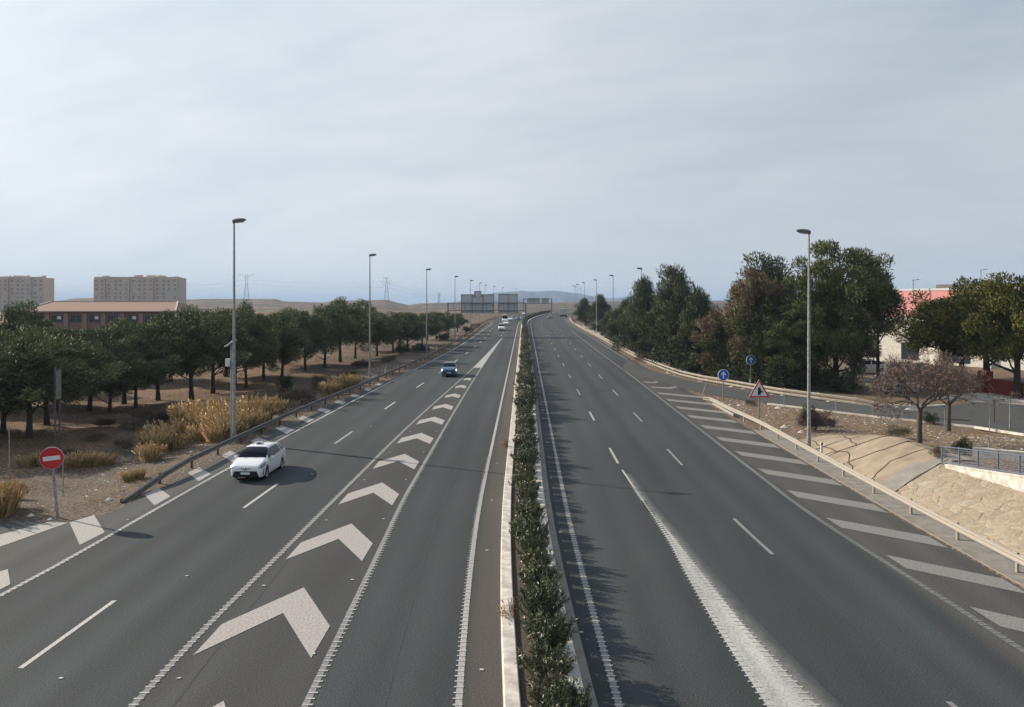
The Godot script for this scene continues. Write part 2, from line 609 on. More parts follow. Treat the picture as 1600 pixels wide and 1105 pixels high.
func tarmac(x: float, d: float) -> Color:
	var base := Color(0.053, 0.0605, 0.0635)
	# worn wheel tracks and the dusty edge along the kerbs
	var lane := x
	var k := 1.0 + 0.22 * big.get_noise_2d(x * 16.0, d * 0.7) + 0.13 * big.get_noise_2d(x * 3.0 + 90.0, d * 2.0) + 0.08 * big.get_noise_2d(x * 40.0 + 30.0, d * 1.5)
	var w := 0.0
	if x < 0.0 and x > -5.6: w = cos((x + 3.95) * TAU / 1.75)
	elif x > 2.0: w = cos((x - 3.7) * TAU / 1.8)
	elif x < -8.0: w = cos((x + 15.0) * TAU / 1.85)
	k *= 1.0 - 0.09 * w
	base *= k
	if x > -2.05 + bend(d) and x < 0.5:
		var s := smooth(-2.05 + bend(d), -1.75 + bend(d), x)
		base = base.lerp(Color(0.093, 0.083, 0.073) * k, s * 0.9)
	if x > 0.8 and x < 2.0: base *= 0.92
	if x > 13.0 and d < 110.0: base = base.lerp(Color(0.083, 0.079, 0.072) * k, smooth(13.0, 13.4, x) * 0.8)
	if x < xa(d) - 0.2: base = base.lerp(Color(0.10, 0.098, 0.09) * k, 0.6)
	var ci := lx(line_c, d)
	var di := lx(line_d, d)
	if d < 130.0 and x > ci and x < di: base = base.lerp(Color(0.066, 0.064, 0.059) * k, 0.6)
	base.a = 1.0
	return base

func worn(x: float, d: float) -> Color:
	var k := 0.50 + 0.09 * fine.get_noise_2d(x * 20.0, d * 20.0)
	return Color(k, k * 0.965, k * 0.92)
func worn_grey(x: float, d: float) -> Color:
	var k := 0.30 + 0.06 * fine.get_noise_2d(x * 20.0, d * 20.0)
	return Color(k, k * 0.99, k * 0.96)
func worn_pale(_x: float, _d: float) -> Color:
	return Color(0.62, 0.61, 0.58)
func worn_dim(x: float, d: float) -> Color:
	var k := 0.19 + 0.06 * fine.get_noise_2d(x * 20.0, d * 7.0)
	return Color(k, k * 1.03, k)

func ribs(parent: Node, at: Callable, from_: float, to: float, w: float, shift: float, c := Color(0.54, 0.53, 0.505)) -> void:   # raised cross ribs of a rumble line
	var m := MB.new()
	m.col = c
	var d := from_
	while d < to:
		var x: float = at.call(d) + shift
		var j := fine.get_noise_2d(d * 30.0, shift * 50.0) * 0.03
		m.box(R(x + j, d, 0.018), Vector3(w * 0.80 * (1.0 + 2.0 * j), 0.008, 0.07))
		d += 0.31
	tag(obj("rumble_ribs", m, M.paint, parent), "", "", "", "stuff")

func quad_mark(parent: Node, called: String, pts: Array, shade: Callable, off := 0.016) -> void:
	var m := MB.new()
	var o := PackedVector2Array()
	for p in pts: o.append(Vector2(p.x, p.y))
	var idx := Geometry2D.triangulate_polygon(o)
	for i in range(0, idx.size(), 3):
		var q := []
		for k in 3: q.append(R(o[idx[i + k]].x, o[idx[i + k]].y, off))
		m.col = shade.call(o[idx[i]].x, o[idx[i]].y)
		m.trio(q[0], q[1], q[2], Vector3.UP)
	obj(called, m, M.paint, parent)

func left_edge(d: float) -> float:
	if d <= 37.2: return -46.0
	if d < 38.4: return lerpf(-19.9, -19.35, (d - 37.2) / 1.2)
	return minf(lx(rail_l, d) + 0.35 + 0.25 * smooth(60.0, 90.0, d), xa(d) - 0.4)

func build_roads() -> void:
	var road := obj("road", strip(func(d): return maxf(left_edge(d), -19.4), func(d): return -0.98 + bend(d), 5.0, 520.0, 0.004, tarmac, 46, 1.6), M.asphalt)
	tag(road, "grey asphalt carriageway with oncoming traffic, chevron island and side ramp", "", "", "structure")
	obj("side_asphalt", strip(left_edge, func(_d): return -19.4, 5.0, 37.2, 0.004, tarmac, 30, 1.0), M.asphalt, road)
	quad_mark(road, "side_asphalt", [Vector2(-19.9, 37.2), Vector2(-19.4, 38.3), Vector2(-19.4, 37.2)], func(x, d): return tarmac(x, d) * 1.15, 0.004)
	var road2 := obj("road", strip(func(d): return 1.0 + bend(d), xr, 5.0, 520.0, 0.004, tarmac, 46, 1.6), M.asphalt)
	tag(road2, "grey asphalt carriageway leading away with striped gore and merging ramp", "", "", "structure")
	# --- oncoming side
	var q := 0.085
	obj("edge_line", strip(func(d): return xa(d) - q, func(d): return xa(d) + q, 15.0, 420.0, 0.012, worn), M.paint, road)
	ribs(road, xa, 15.0, 62.0, 0.30, 0.02)
	obj("island_line", strip(func(d): return lx(line_c, d) - q, func(d): return lx(line_c, d) + q, 15.0, 115.0, 0.012, worn_grey), M.paint, road)
	ribs(road, func(d): return lx(line_c, d), 15.0, 60.0, 0.30, 0.0)
	obj("island_line", strip(func(d): return lx(line_d, d) - q, func(d): return lx(line_d, d) + q, 15.0, 115.0, 0.012, worn_grey), M.paint, road)
	ribs(road, func(d): return lx(line_d, d), 15.0, 60.0, 0.30, 0.05)
	obj("nose_marking", strip(func(d): return lx(line_c, d) - 0.06, func(d): return maxf(lx(line_d, d), lx(line_c, d)) + 0.08, 115.0, 194.0, 0.012, worn), M.paint, road)
	obj("edge_line", strip(func(d): return xf(d) - q, func(d): return xf(d) + q, 15.0, 430.0, 0.012, worn), M.paint, road)
	ribs(road, xf, 15.0, 52.0, 0.30, -0.03)
	var s := [Vector2(22.6, -13.39), Vector2(39.5, -13.06), Vector2(56.5, -12.62), Vector2(73.4, -12.1), Vector2(90.5, -11.5), Vector2(104.6, -10.9), Vector2(135, -10.0), Vector2(160, -9.4), Vector2(200, -9.05), Vector2(270, -9.0), Vector2(420, 0.07)]
	for i in 24:
		var d0 := 5.6 + 17.0 * i
		var f := func(d): return lx(s, d)
		obj("lane_dash", strip(func(d): return f.call(d) - 0.075, func(d): return f.call(d) + 0.075, d0, d0 + 5.0, 0.012, worn_pale if i % 3 else worn), M.paint, road)
	for i in 13:
		var d0 := 202.0 + 17.0 * i
		obj("lane_dash", strip(func(d): return -5.6 + bend(d) - 0.09, func(d): return -5.6 + bend(d) + 0.09, d0, d0 + 5.0, 0.012, worn_pale), M.paint, road)
	# chevrons every 8.04 m between the island lines
	for i in 12:
		var tip := 20.78 + 8.04 * i
		var lc := lx(line_c, tip - 1.5) + 0.36
		var ld := lx(line_d, tip - 1.5) - 0.34
		if ld - lc < 0.7: break
		var mid := (lc + ld) * 0.5
		var hl := mid - lc
		var hr := ld - mid
		quad_mark(road, "chevron_marking", [Vector2(mid, tip), Vector2(ld, tip - 2.04 * hr), Vector2(ld, tip - 2.04 * hr - 2.25), Vector2(mid - 0.05, tip - 2.32), Vector2(lc, tip - 1.95 * hl - 2.2), Vector2(lc, tip - 1.95 * hl)], func(x, d): return Color(0.50, 0.465, 0.44))
	# slanted blocks on the outer shoulder
	for i in 11:
		var d0 := 42.95 + 5.15 * i
		var xo := lx(rail_l, d0) + 0.15
		var xi := xa(d0) - 0.38
		if xi - xo < 0.35: break
		quad_mark(road, "shoulder_block", [Vector2(xo, d0 - 0.8), Vector2(xo, d0 + 0.8), Vector2(xi, d0 + 0.8 - 1.35 * (xi - xo)), Vector2(xi, d0 - 1.0 - 1.35 * (xi - xo))], func(x, d): return Color(0.47, 0.455, 0.44))
	var bl := func(px: Array) -> Array:
		var o := []
		for i in range(0, px.size(), 2):
			var p := G(px[i], px[i + 1])
			o.append(Vector2(p.x, -p.z))
		return o
	var pale := func(x, d): return Color(0.50, 0.475, 0.44)
	quad_mark(road, "chevron_marking", bl.call([108.5, 817, 147, 805.5, 163.4, 832.5, 124.4, 852.4]), pale)
	quad_mark(road, "chevron_marking", bl.call([-60, 868, -60, 852, 77, 815.6, 106, 817.5, 0, 855]), pale)
	quad_mark(road, "chevron_marking", bl.call([-40, 905, 12, 890, 16, 913.6, -40, 944]), pale)
	# --- side leading away
	obj("edge_line", strip(func(d): return xh(d) - q, func(d): return xh(d) + q, 15.0, 470.0, 0.012, worn_grey), M.paint, road2)
	ribs(road2, xh, 15.0, 52.0, 0.30, 0.0, Color(0.5, 0.5, 0.49))
	obj("edge_line", strip(func(d): return xl(d) - 0.11, func(d): return xl(d) + 0.11, 15.0, 230.0, 0.012, worn_dim), M.paint, road2)
	ribs(road2, xl, 15.0, 42.0, 0.26, 0.0, Color(0.25, 0.26, 0.25))
	for i in 26:
		var d0 := 50.0 + 17.0 * (i - 2)
		if d0 > 45.0:
			obj("lane_dash", strip(func(d): return 5.5 + bend(d) - 0.075, func(d): return 5.5 + bend(d) + 0.075, d0, d0 + 5.0, 0.012, worn if i < 4 else worn_grey), M.paint, road2)
		var d1 := 32.5 + 16.95 * (i - 1)
		obj("lane_dash", strip(func(d): return 9.17 + bend(d) * 2.2 * (1.0 if d < 45.0 else 0.46) - 0.075, func(d): return 9.17 + bend(d) * 2.2 * (1.0 if d < 45.0 else 0.46) + 0.075, d1, d1 + 5.2, 0.012, worn_grey), M.paint, road2)
	# the wide white wedge with combed edges
	var wl := survey([970.2, 735, 1008, 792, 1040, 840, 1074.3, 904, 1130, 1000, 1196, 1104])
	var wr := survey([976.5, 735, 1016, 792, 1056, 840, 1107, 904, 1178, 990, 1283, 1104])
	obj("wedge_marking", strip(func(d): return lx(wl, d) + 0.03, func(d): return lx(wr, d) - 0.1, 15.0, 48.1, 0.013, func(x, d): return Color(0.53, 0.52, 0.495) * (1.0 + 0.35 * fine.get_noise_2d(x * 60.0, d * 3.0) + 0.2 * fine.get_noise_2d(x * 90.0, d * 60.0)), 8, 0.4), M.paint, road2)
	obj("faded_paint", strip(func(d): return lx(wr, d) - 0.1, func(d): return lx(wr, d) + 0.20 + 0.012 * (48.0 - d), 15.0, 47.0, 0.010, func(x, d): return Color(0.062, 0.070, 0.073).lerp(Color(0.30, 0.295, 0.28), pow(clampf(1.0 - (x - lx(wr, d) + 0.1) / (0.30 + 0.012 * (48.0 - d)), 0.0, 1.0), 1.6) * (0.75 + 0.7 * fine.get_noise_2d(x * 60.0, d * 40.0))), 6, 0.35), M.paint, road2)
	ribs(road2, func(d): return lx(wl, d), 15.0, 44.0, 0.30, 0.08)
	ribs(road2, func(d): return lx(wr, d), 15.0, 41.0, 0.34, -0.16, Color(0.55, 0.54, 0.5))
	# gore stripes
	for i in 16:
		var t := 16.3 + 5.38 * i
		var x0 := xl(t) + 0.42
		var x1 := xr(t - 3.0) - 0.1
		if t > 74.0: x1 = lx(line_m, t) - 0.15
		var hook := t > 87.0
		var dim := func(x, d): return Color(0.29, 0.278, 0.26)
		if hook:
			var xm := lerpf(x0, x1, 0.62)
			var e := (xm - x0) * 0.5
			quad_mark(road2, "gore_stripe", [Vector2(x0, t), Vector2(xm, t - e), Vector2(x1, t - e + 1.6), Vector2(x1, t - e + 0.3), Vector2(xm, t - e - 1.4), Vector2(x0 + 0.2, t - 1.3)], dim)
		else:
			var e := x1 - x0
			quad_mark(road2, "gore_stripe", [Vector2(x0, t), Vector2(x1, t - 0.92 * e), Vector2(x1, t - 0.92 * e - 1.6), Vector2(x0 + 0.08, t - 1.62)], dim)
	obj("edge_line", strip(func(d): return lx(line_m, d) - 0.07, func(d): return lx(line_m, d) + 0.07, 82.5, 114.0, 0.013, worn_grey), M.paint, road2)
	obj("edge_line", strip(func(d): return xr(d) - 0.75, func(d): return xr(d) - 0.6, 118.0, 420.0, 0.013, worn_grey), M.paint, road2)
	# seams in the asphalt
	for e in [[9.55, 24.0, 60.0], [-9.0, 16.0, 90.0], [-3.9, 16.0, 70.0], [3.75, 16.0, 60.0]]:
		obj("asphalt_seam", strip(func(d): return e[0] + bend(d) + 0.02 * sin(d * 0.5) - 0.03, func(d): return e[0] + bend(d) + 0.02 * sin(d * 0.5) + 0.03, e[1], e[2], 0.008, func(x, d): return Color(0.06, 0.063, 0.063)), M.asphalt, road2 if e[0] > 0 else road)
	build_ramp()

func build_ramp() -> void:
	var near := [971, 577.5, 997.7, 588.5, 1034.3, 598.5, 1065, 607, 1097.5, 615, 1154.5, 624.5, 1200, 630.5, 1301, 643, 1377, 652, 1453, 659.5, 1524, 667, 1600, 679, 1680, 694]
	var far := [980, 562.0, 1008, 576.5, 1040, 585, 1066, 592.5, 1096, 599, 1140, 606, 1200, 616.5, 1301, 626, 1377, 633.5, 1440, 637.0, 1490, 634, 1537, 626.5, 1640, 640]
	var m := MB.new()
	var n := near.size() / 2
	for i in n - 1:
		var a := G(near[i * 2], near[i * 2 + 1], 0.0)
		var b := G(near[i * 2 + 2], near[i * 2 + 3], 0.0)
		var c := G(far[i * 2 + 2], far[i * 2 + 3], 0.0)
		var d := G(far[i * 2], far[i * 2 + 1], 0.0)
		for p in 4:
			for r in 4:
				var q := []
				for e in [[0, 0], [1, 0], [1, 1], [0, 1]]:
					var s: float = (p + e[0]) / 4.0
					var t: float = (r + e[1]) / 4.0
					var w := a.lerp(b, s).lerp(d.lerp(c, s), t)
					q.append(Vector3(w.x, ground(w.x, -w.z) + 0.03, w.z))
				m.col = Color(0.082, 0.086, 0.083) * (1.0 + 0.12 * fine.get_noise_2d(q[0].x * 4.0, q[0].z * 4.0))
				m.quad(q[0], q[1], q[2], q[3], Vector3.UP)
	var ramp := obj("road", m, M.asphalt)
	tag(ramp, "narrow asphalt ramp and junction joining the motorway from the right", "", "", "structure")
	var k := MB.new()
	for i in range(6, n - 1):
		k.bar(G(near[i * 2], near[i * 2 + 1] + 0.6, 0.05), G(near[i * 2 + 2], near[i * 2 + 3] + 0.6, 0.05), 0.24, 0.16)
	tag(obj("kerb", k, M.concrete), "pale concrete kerb along the near side of the ramp", "", "", "structure")
	var k2 := MB.new()
	var pts := [1390, 634.0, 1440, 636.2, 1480, 633.5]
	for i in 2: k2.bar(G(pts[i * 2], pts[i * 2 + 1], 0.06), G(pts[i * 2 + 2], pts[i * 2 + 3], 0.06), 0.3, 0.2)
	tag(obj("kerb", k2, M.concrete), "pale kerb nose at the ramp junction behind the bare trees", "", "", "structure")
	var k3 := MB.new()
	k3.bar(G(1524, 616, 0.06), G(1640, 634, 0.06), 0.35, 0.22)
	tag(obj("kerb", k3, M.concrete), "pale pavement kerb in front of the red yard wall", "", "", "structure")

# ---------------------------------------------------------------- median, rails, embankment
func sweep(prof: Array, path: Array, off := 0.0, m: MB = null, closed := true) -> MB:   # prof: Vector2(across to the right, up); path: Vector3 points
	if m == null: m = MB.new()
	var rows := []
	for i in path.size():
		var t: Vector3 = (path[mini(i + 1, path.size() - 1)] - path[maxi(i - 1, 0)])
		t.y = 0.0
		var side := t.normalized().cross(Vector3.UP)
		var r := []
		for q in prof: r.append(path[i] + side * q.x + Vector3.UP * (q.y + off))
		rows.append(r)
	var n := prof.size()
	var ctr := Vector2.ZERO
	for q in prof: ctr += q / n
	for i in path.size() - 1:
		var side: Vector3 = (path[i + 1] - path[i]).normalized().cross(Vector3.UP)
		for k in (n if closed else n - 1):
			var l := (k + 1) % n
			var e: Vector2 = prof[l] - prof[k]
			var o := Vector2(e.y, -e.x)
			if o.dot((prof[k] + prof[l]) * 0.5 - ctr) < 0.0: o = -o
			m.quad(rows[i][k], rows[i + 1][k], rows[i + 1][l], rows[i][l], side * o.x + Vector3.UP * o.y)
	if closed:
		for e in [0, path.size() - 1]:
			m.poly(rows[e], (path[0] - path[1]) if e == 0 else (path[-1] - path[-2]))
	return m

func along(f: Callable, d0: float, d1: float, step := 2.0) -> Array:
	var out := []
	var d := d0
	while d < d1:
		out.append(R(f.call(d), d))
		d += step if d < 150.0 else step * 2.0
	out.append(R(f.call(d1), d1))
	return out

const KERB := [Vector2(-0.21, 0), Vector2(-0.20, 0.25), Vector2(-0.17, 0.28), Vector2(0.17, 0.28), Vector2(0.20, 0.25), Vector2(0.21, 0)]

func leaf(m: MB, p: Vector3, dir: Vector3, length: float, width: float, outw: Vector3, mix := 0.5, flat := Vector3.ZERO) -> void:
	var side := dir.cross(flat if flat != Vector3.ZERO else Vector3(rng.randf() - 0.5, rng.randf() - 0.5, rng.randf() - 0.5)).normalized() * width * 0.5
	var t := p + dir * length
	var q := p + dir * length * 0.45
	var nn := side.cross(dir).normalized()
	if nn.dot(outw) < 0.0: nn = -nn
	nn = nn.lerp(outw, mix).normalized()
	m.triN(p, q + side, t, nn, nn, nn)
	m.triN(p, t, q - side, nn, nn, nn)

func rdir() -> Vector3:
	var z := rng.randf_range(-1, 1)
	var a := rng.randf() * TAU
	var r := sqrt(1.0 - z * z)
	return Vector3(r * cos(a), z, r * sin(a))

func oleander(seed_: int, tones: Array) -> Array:     # [stems, leaves]
	rng.seed = seed_
	var st := MB.new()
	var lf := MB.new()
	for i in 46:
		var a := rng.randf() * TAU
		var lean := pow(rng.randf(), 0.7) * 0.62
		var h := rng.randf_range(0.75, 1.18) * (1.0 - lean * 0.35)
		var base := Vector3(cos(a), 0, sin(a)) * rng.randf() * 0.16
		var tip := base + Vector3(cos(a) * lean, h, sin(a) * lean)
		var mid := base.lerp(tip, 0.5) + Vector3(0, 0.08, 0)
		st.tube([base, mid, tip], [0.014, 0.011, 0.005], 4, false)
		var tone := rng.randf()
		for k in 84:
			var t := pow(rng.randf(), 0.6)
			var p := (base.lerp(mid, t * 2.0) if t < 0.5 else mid.lerp(tip, t * 2.0 - 1.0)) + rdir() * 0.03
			var up := Vector3(0, rng.randf_range(-0.1, 1.0), 0)
			var d := (rdir() * 0.9 + up + Vector3(cos(a), 0, sin(a)) * 0.3).normalized()
			lf.col = (tones[0] as Color).lerp(tones[1], clampf(0.5 * tone + 0.6 * rng.randf() - 0.05, 0, 1))
			leaf(lf, p, d, rng.randf_range(0.085, 0.15), rng.randf_range(0.02, 0.032), (p - Vector3(0, 0.4, 0)).normalized(), 0.25)
	return [st.mesh(), lf.mesh()]

func build_median() -> void:
	tag(obj("median_kerb", sweep(KERB, along(func(d): return -0.84 + bend(d), 15.0, 460.0)), M.concrete), "long pale concrete kerb on the sunlit side of the planted median", "", "", "structure")
	tag(obj("median_kerb", sweep(KERB, along(func(d): return 0.74 + bend(d), 15.0, 460.0)), M.concrete), "long concrete kerb shaded by shrubs on the far side of the median", "", "", "structure")
	tag(obj("planting_bed", strip(func(d): return -0.66 + bend(d), func(d): return 0.56 + bend(d), 15.0, 460.0, 0.17, func(x, d): return Color.WHITE, 3), M.soil), "narrow earth bed between the median kerbs", "", "", "structure")
	tag(obj("gutter", strip(func(d): return 0.93 + bend(d), func(d): return 1.24 + bend(d), 15.0, 300.0, 0.012, func(x, d): return Color.WHITE), M.concrete_dark), "narrow grey concrete gutter strip along the shaded side of the median", "", "", "structure")
	var kinds := []
	for i in 5:
		kinds.append(oleander(100 + i, [[Color(0.035, 0.052, 0.018), Color(0.135, 0.15, 0.06)], [Color(0.045, 0.055, 0.025), Color(0.16, 0.16, 0.08)], [Color(0.028, 0.045, 0.016), Color(0.10, 0.125, 0.05)], [Color(0.04, 0.052, 0.02), Color(0.15, 0.145, 0.06)], [Color(0.06, 0.06, 0.03), Color(0.17, 0.15, 0.085)]][i]))
	var dry := oleander(120, [Color(0.09, 0.06, 0.035), Color(0.17, 0.115, 0.07)])
	rng.seed = 41
	var d := 15.6
	var k := 0
	while d < 455.0:
		var s := rng.randf_range(0.9, 1.18)
		if d > 68.0 and d < 92.0: s *= 1.3
		elif d > 34.0 and d < 46.0: s *= 0.86
		elif d > 100.0: s *= 1.12
		var brown := d > 183.0 and d < 232.0
		var label := ""
		if k < 14: label = "leafy green oleander shrub in the median bed, %s from the bottom of the photo" % ORD[k]
		elif brown: label = "brown dried shrub in the far stretch of the median bed"
		else: label = "green oleander shrub in the long row farther up the median"
		var t := thing("oleander_shrub", label, "shrub", R(0.08 + bend(d) + rng.randf_range(-0.12, 0.18), d, 0.14), rng.randf() * TAU, "shrubs planted along the median")
		t.scale = Vector3(s * rng.randf_range(0.9, 1.1), s * (rng.randf_range(1.12, 1.38) if rng.randf() < 0.6 else rng.randf_range(0.85, 1.05)) * (0.8 if brown else 1.0), s)
		var kd: Array = dry if brown else kinds[rng.randi() % 5]
		obj("stem", kd[0], M.bark, t)
		obj("foliage", kd[1], M.dead if brown else M.oleander, t)
		d += rng.randf_range(1.15, 1.55) * (1.0 if d < 68.0 else (1.35 if d < 200.0 else 2.0))
		k += 1

const WAVE := [Vector2(0.0, 0.155), Vector2(0.07, 0.125), Vector2(0.08, 0.07), Vector2(0.015, 0.015), Vector2(0.015, -0.015), Vector2(0.08, -0.07), Vector2(0.07, -0.125), Vector2(0.0, -0.155), Vector2(-0.008, -0.155), Vector2(0.06, -0.12), Vector2(0.068, -0.075), Vector2(0.005, -0.02), Vector2(0.005, 0.02), Vector2(0.068, 0.075), Vector2(0.06, 0.12), Vector2(-0.008, 0.155)]

func guardrail(called: String, label: String, pts: Array, face: float, m: Material, spacing: float, double := false, post_mat: Material = null) -> Node3D:
	var path := []
	var s := 0.0
	var t := thing(called, label, "guardrail", Vector3(pts[0].x, pts[0].y, pts[0].z), 0.0, "steel guardrails along the road edges")
	for i in pts.size(): path.append(pts[i] - t.position)
	var wave := []
	for q in WAVE: wave.append(Vector2(q.x * face, q.y * (0.68 if double else 1.0)))
	obj("rail_beam", sweep(wave, path, 0.60, null, true), m, t)
	if double: obj("rail_beam", sweep(wave, path, 0.22, null, true), m, t)
	var pm := MB.new()
	pm.box(Vector3(0, 0.33, 0), Vector3(0.10, 0.86, 0.12), Basis(), 0.01)
	pm.box(Vector3(face * 0.08, 0.60, 0), Vector3(0.12, 0.20, 0.10))
	var post := pm.mesh()
	var carry := 0.3
	for i in path.size() - 1:
		var a: Vector3 = path[i]
		var b: Vector3 = path[i + 1]
		var l := a.distance_to(b)
		while carry < l:
			var p := a.lerp(b, carry / l)
			var dir := (b - a).normalized()
			var side := dir.cross(Vector3.UP).normalized()
			place(post, "post", post_mat if post_mat else m, t, Transform3D(Basis.looking_at(dir * Vector3(1, 0, 1)), p - side * 0.13 * face))
			carry += spacing
		carry -= l
	return t

func build_rails() -> void:
	var l := [R(-19.15, 40.4, -0.62), R(-19.1, 42.5, -0.42), R(-19.0, 45.0, -0.15), R(-18.92, 48.0, 0.0)]
	var d := 50.0
	while d <= 440.0:
		l.append(R(lx(rail_l, d), d))
		d += 2.0 if d < 130.0 else 5.0
	guardrail("guardrail", "long dull steel guardrail on brown posts beside the pine grove", l, 1.0, M.rail_dull, 4.0, false, M.rusty)
	var r := []
	d = 18.0
	while d <= 74.0:
		r.append(R(17.22 + 1.0 * bend(d) - 0.55 * smooth(60.0, 74.0, d), d))
		d += 2.0
	r.append_array([R(16.6, 75.2), R(16.5, 75.8), R(16.05, 76.4)])
	var g := guardrail("guardrail", "bright steel guardrail between the striped gore and the stone embankment", r, -1.0, M.rail, 4.0)
	var low := MB.new()
	low.bar(R(16.75, 76.0, 0.25) - g.position, R(16.85, 68.6, 0.22) - g.position, 0.06, 0.22)
	obj("lower_rail", low, M.rail, g)
	var o := []
	for e in [[410.0, 24.5], [380.0, 20.4], [340.0, 18.0], [300.0, 16.6], [260.0, 16.4], [203.0, 16.9], [165.0, 17.1], [127.0, 17.45], [112.0, 18.2], [103.0, 19.0], [97.0, 20.3], [93.0, 21.8], [88.0, 23.6], [83.3, 25.3], [79.5, 27.6], [76.5, 29.8], [74.6, 31.6]]:
		o.append(Vector3(e[1], ground(e[1], e[0]) + (-0.35 if e[0] < 75.0 else (-0.08 if e[0] < 77.0 else 0.0)), -e[0]))
	guardrail("guardrail", "double beam steel guardrail curving along the outside of the ramp", o, 1.0, M.rail, 4.0, true)
	# concrete edge strip under that rail, broken into lumps
	var m := MB.new()
	var path := []
	for p in o: if p.z > -400.0: path.append(Vector3(p.x, ground(p.x, -p.z), p.z))
	sweep([Vector2(-0.75, 0.0), Vector2(-0.7, 0.10), Vector2(-0.3, 0.12), Vector2(-0.25, 0.0)], path, 0.0, m)
	tag(obj("kerb", m, M.concrete_dark), "rough grey concrete edging below the outer ramp guardrail", "", "", "structure")

